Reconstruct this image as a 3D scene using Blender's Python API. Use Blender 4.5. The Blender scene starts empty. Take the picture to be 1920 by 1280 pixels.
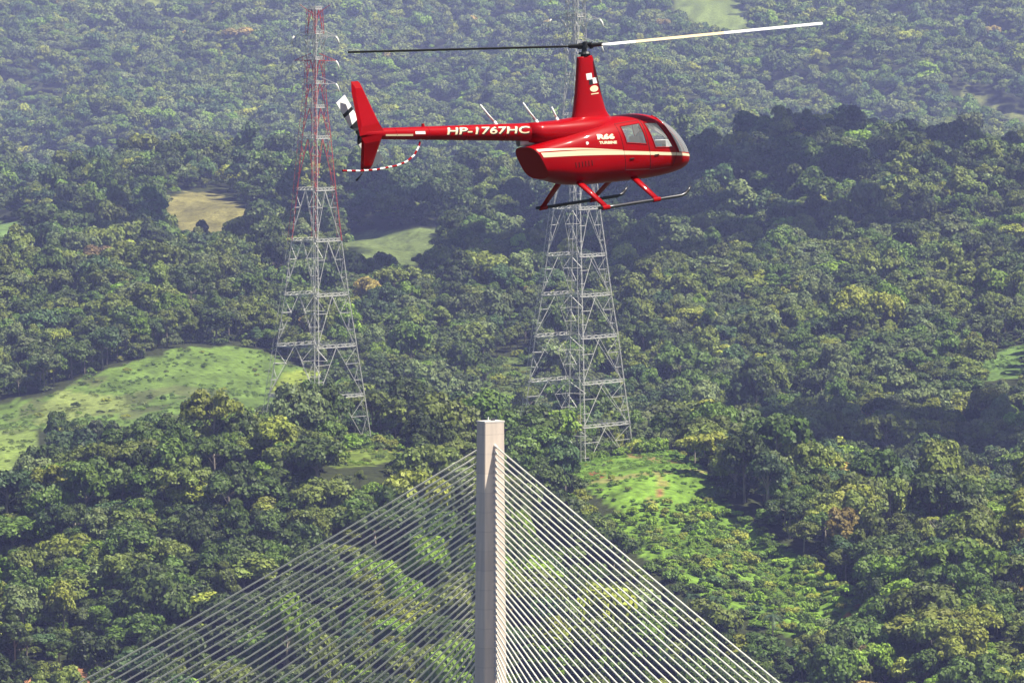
import bpy, bmesh, math, random
import numpy as np
from mathutils import Vector, Matrix
from mathutils.bvhtree import BVHTree
R = math.radians
random.seed(7)
rng = np.random.default_rng(11)
S = bpy.context.scene
COL = S.collection

# ------------------------------------------------------------------ camera, sky, sun, exposure
F = 13500.0                      # focal length in pixels of a 1920 px wide picture
CAM_Z = 310.0
TILT = 3.5                       # degrees the camera looks down
cam_d = bpy.data.cameras.new('camera')
cam = bpy.data.objects.new('camera', cam_d)
COL.objects.link(cam)
cam_d.sensor_width = 36.0
cam_d.lens = 36.0 * F / 1920.0
cam_d.clip_start = 1.0
cam_d.clip_end = 30000.0
cam.location = (0, 0, CAM_Z)
cam.rotation_euler = (R(90 - TILT), 0, 0)
S.camera = cam

SUN_EL, SUN_AZ = 60.0, -24.0      # azimuth measured from +X towards +Y
sun_dir = Vector((math.cos(R(SUN_EL)) * math.cos(R(SUN_AZ)), math.cos(R(SUN_EL)) * math.sin(R(SUN_AZ)), math.sin(R(SUN_EL))))
W = bpy.data.worlds.new('World')
S.world = W
W.use_nodes = True
nt = W.node_tree
sky = nt.nodes.new('ShaderNodeTexSky')
sky.sky_type = 'NISHITA'
sky.sun_disc = False
sky.sun_elevation = R(SUN_EL)
sky.sun_rotation = math.atan2(sun_dir.x, sun_dir.y)
sky.air_density = 1.0
sky.dust_density = 1.0
sky.ozone_density = 1.5
nt.links.new(sky.outputs[0], nt.nodes['Background'].inputs[0])
nt.nodes['Background'].inputs[1].default_value = 0.05
sd = bpy.data.lights.new('sun', 'SUN')
sd.energy = 5.0
sd.angle = R(0.5)
sd.color = (1.0, 0.94, 0.84)
sun = bpy.data.objects.new('sun', sd)
COL.objects.link(sun)
sun.rotation_euler = (-sun_dir).to_track_quat('-Z', 'Y').to_euler()
sun.location = (0, 0, 500)
S.view_settings.view_transform = 'Standard'
S.view_settings.look = 'None'
S.view_settings.exposure = 0.95
S.view_settings.gamma = 1.0
S.view_settings.use_curve_mapping = False
S.cycles.max_bounces = 6
S.cycles.volume_bounces = 1
S.cycles.transparent_max_bounces = 12
S.cycles.use_denoising = True
S.render.filter_size = 1.7
HAZE = 5.8e-5

# ------------------------------------------------------------------ helpers
def at(px, py, D):
    """World point at distance D (metres along Y) that lies where the photograph shows (px, py)."""
    a = (px - 960.0) / F
    b = (640.0 - py) / F
    ct, st = math.cos(R(TILT)), math.sin(R(TILT))
    dy = ct + b * st
    dz = -st + b * ct
    return Vector((a / dy * D, D, CAM_Z + dz / dy * D))

def proj(x, y, z):
    ct, st = math.cos(R(TILT)), math.sin(R(TILT))
    z = z - CAM_Z
    d = y * ct - z * st
    return 960 + F * x / d, 640 - F * (y * st + z * ct) / d

def tag(o, label=None, cat=None, group=None, kind=None):
    if label: o['label'] = label
    if cat: o['category'] = cat
    if group: o['group'] = group
    if kind: o['kind'] = kind
    return o

def link(name, me, mat=None, parent=None):
    o = bpy.data.objects.new(name, me)
    COL.objects.link(o)
    if mat is not None:
        for m in (mat if isinstance(mat, (list, tuple)) else [mat]):
            me.materials.append(m)
    if parent is not None:
        o.parent = parent
    return o

def empty(name, loc=(0, 0, 0)):
    o = bpy.data.objects.new(name, None)
    COL.objects.link(o)
    o.location = loc
    o.empty_display_size = 0.5
    return o

class MB:
    """Collects vertices and faces; build() links them as one mesh object."""
    def __init__(s):
        s.v = []; s.f = []; s.mi = []
    def add(s, vs, fs, mi=0):
        n = len(s.v)
        s.v += [tuple(p) for p in vs]
        s.f += [tuple(i + n for i in f) for f in fs]
        s.mi += [mi] * len(fs)
    def bar(s, a, b, r, r2=None, n=4, caps=True, mi=0):
        a, b = Vector(a), Vector(b)
        r2 = r if r2 is None else r2
        d = (b - a).normalized()
        x = d.cross(Vector((0, 0, 1)))
        if x.length < 1e-3: x = d.cross(Vector((1, 0, 0)))
        x.normalize(); y = d.cross(x)
        vs = []
        for c, rr in ((a, r), (b, r2)):
            for k in range(n):
                t = 2 * math.pi * (k + .5) / n
                vs.append(c + x * (math.cos(t) * rr) + y * (math.sin(t) * rr))
        fs = [(k, (k + 1) % n, n + (k + 1) % n, n + k) for k in range(n)]
        if caps: fs += [tuple(range(n))[::-1], tuple(range(n, 2 * n))]
        s.add(vs, fs, mi)
    def tube(s, pts, r, n=8, mi=0, caps=True):
        pts = [Vector(p) for p in pts]
        rs = r if isinstance(r, (list, tuple)) else [r] * len(pts)
        vs = []; up = None
        for i, p in enumerate(pts):
            d = (pts[min(i + 1, len(pts) - 1)] - pts[max(i - 1, 0)]).normalized()
            if up is None:
                up = Vector((0, 0, 1)) if abs(d.z) < .9 else Vector((1, 0, 0))
            x = d.cross(up).normalized(); y = x.cross(d).normalized(); up = y
            for k in range(n):
                t = 2 * math.pi * k / n
                vs.append(p + x * (math.cos(t) * rs[i]) + y * (math.sin(t) * rs[i]))
        fs = []
        for i in range(len(pts) - 1):
            for k in range(n):
                fs.append((i * n + k, i * n + (k + 1) % n, (i + 1) * n + (k + 1) % n, (i + 1) * n + k))
        if caps:
            fs.append(tuple(range(n))[::-1]); fs.append(tuple(range((len(pts) - 1) * n, len(pts) * n)))
        s.add(vs, fs, mi)
    def box(s, lo, hi, mi=0):
        x0, y0, z0 = lo; x1, y1, z1 = hi
        s.add([(x0, y0, z0), (x1, y0, z0), (x1, y1, z0), (x0, y1, z0), (x0, y0, z1), (x1, y0, z1), (x1, y1, z1), (x0, y1, z1)],
              [(0, 3, 2, 1), (4, 5, 6, 7), (0, 1, 5, 4), (1, 2, 6, 5), (2, 3, 7, 6), (3, 0, 4, 7)], mi)
    def mesh(s, name, smooth=False):
        me = bpy.data.meshes.new(name)
        me.from_pydata(s.v, [], s.f)
        if any(s.mi): me.polygons.foreach_set('material_index', s.mi)
        if smooth: me.polygons.foreach_set('use_smooth', [True] * len(s.f))
        me.update()
        return me
    def build(s, name, mat, parent=None, smooth=False):
        return link(name, s.mesh(name, smooth), mat, parent)

def mat(name, col=(.5, .5, .5), rough=.6, metal=0., spec=.5, coat=0.):
    m = bpy.data.materials.new(name)
    m.use_nodes = True
    p = m.node_tree.nodes['Principled BSDF']
    p.inputs['Base Color'].default_value = (*col, 1)
    p.inputs['Roughness'].default_value = rough
    p.inputs['Metallic'].default_value = metal
    p.inputs['Specular IOR Level'].default_value = spec
    p.inputs['Coat Weight'].default_value = coat
    p.inputs['Coat Roughness'].default_value = .05
    return m

def noisy(m, scale, amount, detail=4, coord='Object', stretch=(1, 1, 1), bump=0.):
    """Multiplies the base colour by soft noise (wear, grain)."""
    t = m.node_tree; N = t.nodes; p = N['Principled BSDF']
    tc = N.new('ShaderNodeTexCoord'); mp = N.new('ShaderNodeMapping'); mp.inputs['Scale'].default_value = stretch
    nz = N.new('ShaderNodeTexNoise'); nz.inputs['Scale'].default_value = scale; nz.inputs['Detail'].default_value = detail
    mr = N.new('ShaderNodeMapRange'); mr.inputs[1].default_value = .3; mr.inputs[2].default_value = .7
    mr.inputs[3].default_value = 1 - amount; mr.inputs[4].default_value = 1 + amount
    mx = N.new('ShaderNodeVectorMath'); mx.operation = 'SCALE'
    mx.inputs[0].default_value = p.inputs['Base Color'].default_value[:3]
    t.links.new(tc.outputs[coord], mp.inputs[0]); t.links.new(mp.outputs[0], nz.inputs[0])
    t.links.new(nz.outputs[0], mr.inputs[0]); t.links.new(mr.outputs[0], mx.inputs['Scale'])
    t.links.new(mx.outputs[0], p.inputs['Base Color'])
    if bump:
        bp = N.new('ShaderNodeBump'); bp.inputs['Strength'].default_value = bump
        t.links.new(nz.outputs[0], bp.inputs['Height']); t.links.new(bp.outputs[0], p.inputs['Normal'])
    return m

_perm = rng.permutation(4096)
_vals = rng.random(4096)
def vnoise(x, y, seed=0):
    x = np.asarray(x, float); y = np.asarray(y, float)
    xi = np.floor(x).astype(int); yi = np.floor(y).astype(int)
    fx = x - xi; fy = y - yi
    fx = fx * fx * (3 - 2 * fx); fy = fy * fy * (3 - 2 * fy)
    h = lambda a, b: _vals[_perm[(a + _perm[(b + seed * 37) & 4095]) & 4095]]
    return (h(xi, yi) * (1 - fx) + h(xi + 1, yi) * fx) * (1 - fy) + (h(xi, yi + 1) * (1 - fx) + h(xi + 1, yi + 1) * fx) * fy
def fbm(x, y, seed=0, oct=4):
    s = 0; a = .5
    for k in range(oct):
        s = s + a * (vnoise(x, y, seed + k) - .5); x = x * 2.03; y = y * 2.03; a *= .5
    return s

# ------------------------------------------------------------------ terrain
COLS = [0, 320, 640, 960, 1280, 1600, 1920]
# (distance, picture row at which the bare ground lies at that distance, for each column)
ROWS = [
    (1900, [1345, 1335, 1340, 1345, 1350, 1350, 1345]),
    (1960, [1225, 1195, 1190, 1200, 1195, 1210, 1215]),
    (2020, [1120, 1070, 1060, 1095, 1045, 1130, 1150]),
    (2070, [1040, 975, 985, 1010, 985, 1065, 1090]),
    (2110, [1005, 905, 900, 935, 905, 995, 1020]),
    (2150, [1000, 895, 874, 915, 874, 985, 1010]),
    (2210, [1025, 930, 854, 905, 860, 1015, 1045]),
    (2290, [1000, 930, 840, 892, 850, 1010, 1035]),
    (2600, [930, 890, 872, 890, 890, 940, 955]),
    (2750, [830, 815, 845, 855, 860, 865, 865]),
    (2950, [765, 725, 765, 785, 780, 775, 760]),
    (3150, [700, 655, 695, 720, 705, 690, 665]),
    (3450, [610, 585, 605, 620, 595, 575, 545]),
    (3800, [520, 505, 510, 530, 490, 460, 430]),
    (4250, [465, 445, 440, 440, 400, 375, 380]),
    (4600, [430, 405, 410, 405, 365, 338, 350]),
    (5200, [420, 385, 400, 390, 375, 365, 375]),
    (6800, [340, 310, 330, 330, 320, 320, 320]),
    (7500, [270, 255, 265, 265, 260, 255, 255]),
    (8300, [150, 150, 150, 150, 150, 150, 150]),
    (9100, [55, 55, 55, 55, 50, 50, 60]),
    (9800, [-15, -15, -15, -15, -10, 10, 55]),
    (10300, [-60, -60, -60, -55, -35, 25, 75]),
    (11200, [-60, -60, -60, -50, -20, 25, 60]),
    (13000, [-190, -190, -180, -170, -90, -40, -40]),
]
RD = np.array([r[0] for r in ROWS], float)
RY = np.array([r[1] for r in ROWS], float)

def hermite(xk, yk, x):
    """Monotone-ish cubic interpolation along the first axis of yk."""
    d = np.diff(xk); s = np.diff(yk, axis=0) / d.reshape(-1, *([1] * (yk.ndim - 1)))
    m = np.concatenate([s[:1], (s[1:] + s[:-1]) / 2, s[-1:]])
    i = np.clip(np.searchsorted(xk, x) - 1, 0, len(xk) - 2)
    t = np.clip((x - xk[i]) / d[i], 0, 1)
    h = d[i]
    ex = lambda a: a.reshape(-1, *([1] * (yk.ndim - 1)))
    t, h = ex(t), ex(h)
    return ((2*t**3-3*t**2+1)*yk[i] + (t**3-2*t**2+t)*h*m[i] + (-2*t**3+3*t**2)*yk[i+1] + (t**3-t**2)*h*m[i+1])

_DG = np.concatenate([np.arange(1900, 5200, 5.0), np.arange(5200, 13001, 25.0)])
_UG = np.arange(0, 1921, 16.0)
_rowy = hermite(RD, RY, _DG)                                    # (nD, 7)
_GY = hermite(np.array(COLS, float), _rowy.T, _UG).T            # (nD, nU)

def ground_z(x, y):
    """Height of the ground; x, y arrays in metres."""
    x = np.asarray(x, float); y = np.asarray(y, float)
    D = np.clip(y, 1900, 13000)
    u = np.clip(960 + F * x / np.maximum(D, 1) * 0.997, 0, 1920)
    di = np.interp(D, _DG, np.arange(len(_DG))); ui = np.clip(u / 16.0, 0, len(_UG) - 1.001)
    d0 = np.clip(np.floor(di).astype(int), 0, len(_DG) - 2); u0 = np.floor(ui).astype(int)
    fd = di - d0; fu = ui - u0
    py = (_GY[d0, u0]*(1-fd)*(1-fu) + _GY[d0+1, u0]*fd*(1-fu) + _GY[d0, u0+1]*(1-fd)*fu + _GY[d0+1, u0+1]*fd*fu)
    ct, st = math.cos(R(TILT)), math.sin(R(TILT))
    b = (640 - py) / F
    z = CAM_Z + (-st + b * ct) / (ct + b * st) * D
    amp = np.interp(D, [1900, 2100, 2700, 3700, 4700, 7500, 10000], [9, 7, 7, 26, 34, 58, 66])
    wl = np.interp(D, [1900, 2500, 3500, 5000], [70, 110, 170, 260])
    z = z + amp * (fbm(x / 75.0, y / 75.0, 3, 3) if False else 0)
    z = z + amp * 2.0 * fbm(x / 90.0 + 7, y / 130.0, 5, 3) * np.interp(D, [1900, 3000, 5000], [1.0, .6, .3])
    z = z + amp * 2.0 * fbm(x / 210.0 + 3, y / 330.0, 9, 3) * np.interp(D, [1900, 3000, 5000], [.15, .5, .9])
    rg = lambda u, v, k: 1 - 2 * np.abs(vnoise(u, v, k) - .5) * 1.0
    z = z + np.interp(D, [2900, 3600, 4600, 6800, 8000, 10000], [0, 22, 22, 48, 78, 80]) * (rg(x / 190.0 + D / 900.0, D / 700.0, 13) - .5)
    # gully below the grassy clearing
    gx = np.interp(y, [1880, 1960, 2030, 2090, 2130], [103, 96, 82, 64, 50])
    z = z - 8.0 * np.exp(-((x - gx) / 9.0) ** 2) * np.interp(y, [1880, 1930, 2070, 2125], [.6, 1, 1, 0])
    # bank down to the canal
    t = np.clip((1900 - y) / 200.0, 0, 1)
    return z * (1 - t * t * (3 - 2 * t)) + (-4.0) * (t * t * (3 - 2 * t))

# open ground: polygons in picture coordinates, range of distance, surface colour
OPEN = [
    ('meadow', [(-80, 802), (-80, 772), (110, 738), (150, 712), (200, 695), (330, 655), (440, 648), (505, 662), (560, 690), (640, 702), (630, 722), (560, 748), (480, 778), (420, 795), (300, 802), (200, 800), (100, 806)], 2640, 3280, (.100, .155, .032)),
    ('meadow', [(-80, 796), (60, 798), (85, 850), (75, 880), (40, 910), (-80, 930)], 2320, 2830, (.14, .19, .045)),
    ('crest', [(612, 862), (640, 836), (720, 826), (782, 832), (790, 850), (700, 872), (630, 876)], 2040, 2330, (.125, .17, .03)),
    ('clearing', [(1070, 838), (1140, 828), (1295, 846), (1322, 880), (1352, 925), (1345, 965), (1290, 985), (1190, 975), (1110, 925), (1060, 880)], 2030, 2330, (.125, .215, .028)),
    ('spur', [(1345, 930), (1430, 995), (1545, 1070), (1620, 1135), (1605, 1195), (1480, 1190), (1380, 1150), (1290, 1100), (1200, 1040), (1130, 968)], 1900, 2120, (.105, .18, .025)),
    ('soil', [(1585, 1150), (1612, 1128), (1625, 1150), (1612, 1172), (1585, 1180)], 1900, 2100, (.30, .11, .05)),
    ('soil', [(-60, 1275), (90, 1262), (215, 1236), (228, 1258), (150, 1300), (-60, 1320)], 1850, 2060, (.30, .15, .075)),
    ('field', [(640, 442), (735, 432), (832, 428), (838, 452), (770, 498), (700, 522), (638, 508)], 3600, 4700, (.10, .13, .045)),
    ('dry', [(300, 372), (350, 360), (400, 360), (440, 378), (482, 402), (455, 436), (330, 432)], 3800, 5200, (.165, .15, .055)),
    ('field', [(1826, 688), (1870, 660), (1940, 640), (1940, 704), (1850, 716)], 2800, 3600, (.10, .165, .04)),
    ('field', [(1275, -30), (1365, -30), (1400, 30), (1425, 58), (1340, 62), (1262, 26)], 7400, 10400, (.13, .17, .05)),
    ('field', [(240, 4), (300, 2), (312, 22), (258, 26)], 7400, 10400, (.15, .18, .05)),
    ('field', [(1745, 172), (1830, 190), (1890, 218), (1960, 262), (1960, 238), (1890, 202), (1820, 176)], 7100, 10000, (.17, .19, .07)),
    ('field', [(-40, 420), (40, 416), (66, 440), (30, 456), (-40, 452)], 3700, 4900, (.10, .16, .05)),
    ('soil', [(1798, 968), (1812, 962), (1820, 975), (1808, 988)], 1900, 2150, (.45, .40, .33)),
    ('meadow', [(505, 720), (560, 690), (625, 705), (640, 735), (600, 770), (520, 790)], 2450, 3280, (.15, .19, .03)),
    ('scrub', [(890, 760), (930, 680), (985, 650), (1015, 660), (1000, 720), (930, 790)], 2800, 3500, (.095, .13, .04)),
    ('scrub', [(930, 830), (1060, 835), (1070, 850), (940, 850)], 2100, 2400, (.09, .12, .03)),
    ('field', [(100, 735), (230, 742), (240, 770), (60, 800)], 2640, 3280, (.17, .21, .06)),
]
def in_poly(px, py, poly):
    c = np.zeros(np.shape(px), bool)
    n = len(poly)
    for i in range(n):
        x0, y0 = poly[i]; x1, y1 = poly[(i + 1) % n]
        if y0 == y1: continue
        k = ((y0 > py) != (y1 > py)) & (px < (x1 - x0) * (py - y0) / (y1 - y0) + x0)
        c ^= k
    return c

# terrain mesh: a fan that widens with distance
us = np.concatenate([np.linspace(-7000, -500, 40)[:-1], np.arange(-500, 2421, 11.0), np.linspace(2420, 8900, 40)[1:]])
ds = np.concatenate([np.arange(1690, 2330, 3.2), np.arange(2330, 4700, 9.0), np.arange(4700, 11200, 32.0), np.linspace(11200, 13000, 20)])
UU, DD = np.meshgrid(us, ds)
TX = (UU - 960) / F * np.maximum(DD, 1650)
TY = DD
TZ = ground_z(TX, TY)
PX, PY = proj(TX, TY, TZ)
fl = fbm(TX / 14, TY / 30, 21, 3); f2 = fbm(TX / 5, TY / 12, 31, 3)
colr = np.zeros(TX.shape + (3,)) + np.array([.030, .036, .014])
wob_x = PX + 26 * fl; wob_y = PY + 14 * f2
for kind, poly, d0, d1, c in OPEN:
    m = in_poly(wob_x, wob_y, poly) & (DD > d0) & (DD < d1)
    v = np.clip(1 + 1.3 * f2 + .9 * fl, .45, 1.7)[..., None]
    colr = np.where(m[..., None], np.array(c) * v, colr)
    if kind == 'meadow':
        q = m & (fbm(TX / 22, TY / 60, 71, 3) > .07)
        colr = np.where(q[..., None], np.array((.085, .105, .035)) * v, colr)
    if kind in ('crest', 'clearing'):
        dry = m & (fl + f2 * .9 > .26)
        colr = np.where(dry[..., None], np.array((.15, .145, .04)) * v, colr)
def paint_line(pts, w, c):
    global colr
    for (a, b) in zip(pts[:-1], pts[1:]):
        a = np.array(a, float); b = np.array(b, float); ab = b - a
        t = np.clip(((PX - a[0]) * ab[0] + (PY - a[1]) * ab[1]) / (ab @ ab), 0, 1)
        d = np.hypot(PX - a[0] - t * ab[0], (PY - a[1] - t * ab[1]) * 1.5)
        m = (d < w * (1 + 1.5 * f2)) & (DD > 2000) & (DD < 2330)
        colr = np.where(m[..., None], np.array(c), colr)
paint_line([(1105, 905), (1150, 898), (1210, 888), (1290, 882), (1335, 884)], 5, (.19, .19, .06))
paint_line([(1085, 850), (1130, 848), (1180, 852), (1230, 862), (1300, 866)], 6, (.20, .155, .055))
paint_line([(1108, 888), (1122, 892)], 8, (.27, .10, .045))
paint_line([(1232, 918), (1240, 928)], 5, (.25, .13, .06))
paint_line([(690, 842), (735, 838), (775, 840)], 4, (.24, .15, .06))
nD, nU = TX.shape
verts = np.stack([TX, TY, TZ], -1).reshape(-1, 3)
idx = np.arange(nD * nU).reshape(nD, nU)
quads = np.stack([idx[:-1, :-1], idx[:-1, 1:], idx[1:, 1:], idx[1:, :-1]], -1).reshape(-1, 4)
me = bpy.data.meshes.new('terrain')
me.from_pydata(verts.tolist(), [], quads.tolist())
at_ = me.attributes.new('ground_colour', 'FLOAT_COLOR', 'POINT')
at_.data.foreach_set('color', np.concatenate([colr.reshape(-1, 3), np.ones((nD * nU, 1))], 1).astype(np.float32).ravel())
me.polygons.foreach_set('use_smooth', [True] * len(quads))
m_ground = mat('ground', rough=.95, spec=.1)
t = m_ground.node_tree; p = t.nodes['Principled BSDF']
a = t.nodes.new('ShaderNodeAttribute'); a.attribute_name = 'ground_colour'
tc = t.nodes.new('ShaderNodeTexCoord')
nz = t.nodes.new('ShaderNodeTexNoise'); nz.inputs['Scale'].default_value = .45; nz.inputs['Detail'].default_value = 6
mr = t.nodes.new('ShaderNodeMapRange'); mr.inputs[1].default_value = .3; mr.inputs[2].default_value = .7; mr.inputs[3].default_value = .55; mr.inputs[4].default_value = 1.4
vm = t.nodes.new('ShaderNodeVectorMath'); vm.operation = 'SCALE'
t.links.new(tc.outputs['Object'], nz.inputs[0]); t.links.new(nz.outputs[0], mr.inputs[0])
t.links.new(a.outputs['Color'], vm.inputs[0]); t.links.new(mr.outputs[0], vm.inputs['Scale'])
t.links.new(vm.outputs[0], p.inputs['Base Color'])
bp = t.nodes.new('ShaderNodeBump'); bp.inputs['Strength'].default_value = .8; bp.inputs['Distance'].default_value = .6
t.links.new(nz.outputs[0], bp.inputs['Height']); t.links.new(bp.outputs[0], p.inputs['Normal'])
terrain = tag(link('terrain', me, m_ground), kind='structure')

m_water = noisy(mat('canal_water', (.035, .045, .03), .4, spec=.15), .3, .2, bump=.15)
b = MB(); b.add([(-4200, -300, 0), (4200, -300, 0), (4200, 12980, 0), (-4200, 12980, 0)], [(0, 1, 2, 3)])
tag(b.build('water', m_water), kind='structure')

# haze: one closed box of even air round everything
m_haze = bpy.data.materials.new('haze'); m_haze.use_nodes = True
t = m_haze.node_tree
for n in list(t.nodes):
    if n.type != 'OUTPUT_MATERIAL': t.nodes.remove(n)
pv = t.nodes.new('ShaderNodeVolumePrincipled')
pv.inputs['Color'].default_value = (.43, .47, .96, 1)
pv.inputs['Density'].default_value = HAZE
pv.inputs['Absorption Color'].default_value = (1, 1, 1, 1)
pv.inputs['Anisotropy'].default_value = 0.2
t.links.new(pv.outputs[0], t.nodes['Material Output'].inputs['Volume'])
b = MB(); b.box((-8200, -500, -8), (8200, 13200, 420))
haze = tag(b.build('haze', m_haze), kind='stuff', label='pale bluish haze lying over the far forested hills', cat='haze')

# unseen cumulus added over the valley (above the haze), shaped to shade the middle hills
m_cloud = mat('shade_cloud', (.85, .86, .88), 1.0, spec=0.)
def shade_cloud(name, blobs, z0, seed):
    g = random.Random(seed); b2 = bmesh.new()
    for (gx, gy, rx, ry) in blobs:
        gz0 = float(ground_z([gx], [gy])[0]); t_ = (z0 - gz0) / sun_dir.z
        cx, cy = gx + sun_dir.x * t_, gy + sun_dir.y * t_
        for k in range(int(rx * ry / 4200)):
            a_ = g.uniform(0, 6.283); q = math.sqrt(g.random()) * .92
            r = g.uniform(28, 62)
            M = Matrix.Translation((cx + q * rx * math.cos(a_), cy + q * ry * math.sin(a_), z0 + g.uniform(0, 1 - q) * r)) @ Matrix.Diagonal((r * g.uniform(.9, 1.5), r * g.uniform(.9, 1.5), r * .62, 1))
            bmesh.ops.create_icosphere(b2, subdivisions=3, radius=1.0, matrix=M)
    for v in b2.verts:
        n_ = float(fbm(v.co.x / 40, v.co.y / 40 + v.co.z / 30, seed, 3)); v.co += v.co.normalized() * 0 + Vector((n_ * 30, n_ * 22, n_ * 24))
    me = bpy.data.meshes.new(name); b2.to_mesh(me); b2.free()
    me.polygons.foreach_set('use_smooth', [True] * len(me.polygons))
    return tag(link(name, me, m_cloud), kind='structure')
shade_cloud('shade_cloud', [(330, 4420, 340, 420), (20, 4150, 150, 800), (-170, 4050, 90, 420), (10, 3620, 105, 190), (175, 2800, 105, 140), (90, 2680, 60, 80), (640, 4500, 220, 480)], 1900, 3)

# ------------------------------------------------------------------ trees
def foliage_mat():
    m = bpy.data.materials.new('foliage'); m.use_nodes = True
    t = m.node_tree; p = t.nodes['Principled BSDF']
    a = t.nodes.new('ShaderNodeAttribute'); a.attribute_name = 'tint'; a.attribute_type = 'INSTANCER'
    l = t.nodes.new('ShaderNodeAttribute'); l.attribute_name = 'leaf_tone'
    mx = t.nodes.new('ShaderNodeMix'); mx.data_type = 'RGBA'; mx.blend_type = 'MULTIPLY'; mx.inputs['Factor'].default_value = 1.0
    t.links.new(a.outputs['Color'], mx.inputs['A']); t.links.new(l.outputs['Color'], mx.inputs['B'])
    t.links.new(mx.outputs['Result'], p.inputs['Base Color'])
    p.inputs['Roughness'].default_value = .55
    p.inputs['Specular IOR Level'].default_value = .25
    tr = t.nodes.new('ShaderNodeBsdfTranslucent'); ms = t.nodes.new('ShaderNodeMixShader'); ms.inputs[0].default_value = .14
    t.links.new(mx.outputs['Result'], tr.inputs['Color'])
    t.links.new(p.outputs[0], ms.inputs[1]); t.links.new(tr.outputs[0], ms.inputs[2])
    t.links.new(ms.outputs[0], t.nodes['Material Output'].inputs['Surface'])
    return m
m_leaf = foliage_mat()
m_bark = noisy(mat('bark', (.24, .21, .17), .9, spec=.2), 1.5, .45, stretch=(1, 1, .3))

def crown_mesh(name, kind, seed, n_leaf, leaf, few=False):
    """Leaf clumps spread through a crown of about 10 m across whose base is at z = 0 of the tree (ground)."""
    g = np.random.default_rng(seed)
    if kind == 'broad':   rx, rz, zc, nl, lr = 5.6, 2.4, 8.2, 22, (1.1, 1.9)
    elif kind == 'upright': rx, rz, zc, nl, lr = 3.6, 4.6, 8.2, 20, (1.1, 1.8)
    elif kind == 'round': rx, rz, zc, nl, lr = 4.6, 3.7, 7.0, 20, (1.2, 2.1)
    else: rx, rz, zc, nl, lr = 4.8, 2.2, 2.2, 18, (1.0, 1.8)        # shrub
    if few: nl, lr = 11, (lr[0] * 1.35, lr[1] * 1.35)
    squash = g.uniform(.8, 1.2)
    lob = []
    for k in range(nl):
        for _ in range(30):
            d = g.normal(size=3); d /= np.linalg.norm(d)
            if d[2] < -.45: continue
            r = g.uniform(.45, .92)
            c = np.array([d[0] * rx * r * squash, d[1] * rx * r / squash, zc + d[2] * rz * r])
            if all(np.linalg.norm(c - q[0]) > .9 for q in lob): break
        lob.append((c, g.uniform(*lr), g.uniform(.84, 1.18), g.uniform(-.045, .045)))
    P = []; Q = []; T = []
    per = n_leaf // nl
    for c, rr, tone, hue in lob:
        w = int(per * (rr / np.mean(lr)) ** 2)
        d = g.normal(size=(w, 3)); d /= np.linalg.norm(d, axis=1)[:, None]
        d[:, 2] = np.where(d[:, 2] < -.3, -d[:, 2], d[:, 2])
        rad = rr * np.where(g.random(w) < .72, g.uniform(.88, 1.12, w), g.uniform(.3, .9, w))
        pos = c + d * rad[:, None] * np.array([1, 1, .8])
        nn = d + g.normal(size=(w, 3)) * .30 + np.array([0, 0, .12]); nn /= np.linalg.norm(nn, axis=1)[:, None]
        P.append(pos); Q.append(nn)
        tt = tone * g.uniform(.72, 1.3, w)
        T.append(np.stack([tt * (1 + hue), tt, tt * (1 - hue)], 1))
    P = np.concatenate(P); Q = np.concatenate(Q); T = np.concatenate(T)
    n = len(P)
    tx = np.cross(Q, g.normal(size=(n, 3))); tx /= np.linalg.norm(tx, axis=1)[:, None]
    ty = np.cross(Q, tx)
    sz = leaf * g.uniform(.6, 1.35, n)[:, None]
    bend = Q * sz * .18
    corners = np.stack([P - tx * sz * .5 - ty * sz * .35 - bend, P + tx * sz * .5 - ty * sz * .3 - bend, P + tx * sz * .42 + ty * sz * .42 + bend, P - tx * sz * .38 + ty * sz * .5 + bend], 1)
    me = bpy.data.meshes.new(name)
    me.from_pydata(corners.reshape(-1, 3).tolist(), [], np.arange(n * 4).reshape(n, 4).tolist())
    at_ = me.attributes.new('leaf_tone', 'FLOAT_COLOR', 'FACE')
    at_.data.foreach_set('color', np.concatenate([T, np.ones((n, 1))], 1).astype(np.float32).ravel())
    me.materials.append(m_leaf)
    return me, lob

def trunk_mesh(name, lob, seed):
    g = random.Random(seed)
    b = MB()
    top = max(1.5, min(l[0][2] for l in lob) - .2)
    lean = Vector((g.uniform(-.5, .5), g.uniform(-.5, .5), 0))
    pts = [Vector((0, 0, -1.5)) , Vector((0, 0, top * .35)) + lean * .3, Vector((0, 0, top * .75)) + lean * .8, Vector((0, 0, top + .8)) + lean]
    b.tube(pts, [.34, .27, .22, .16], 6)
    for c, rr, _, _ in g.sample(lob, min(7, len(lob))):
        s0 = pts[2].lerp(pts[3], g.random())
        mid = s0.lerp(Vector(c), .5) + Vector((0, 0, .4))
        b.tube([s0, mid, Vector(c)], [.13, .09, .04], 5)
    me = b.mesh(name, True)
    me.materials.append(m_bark)
    return me

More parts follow.
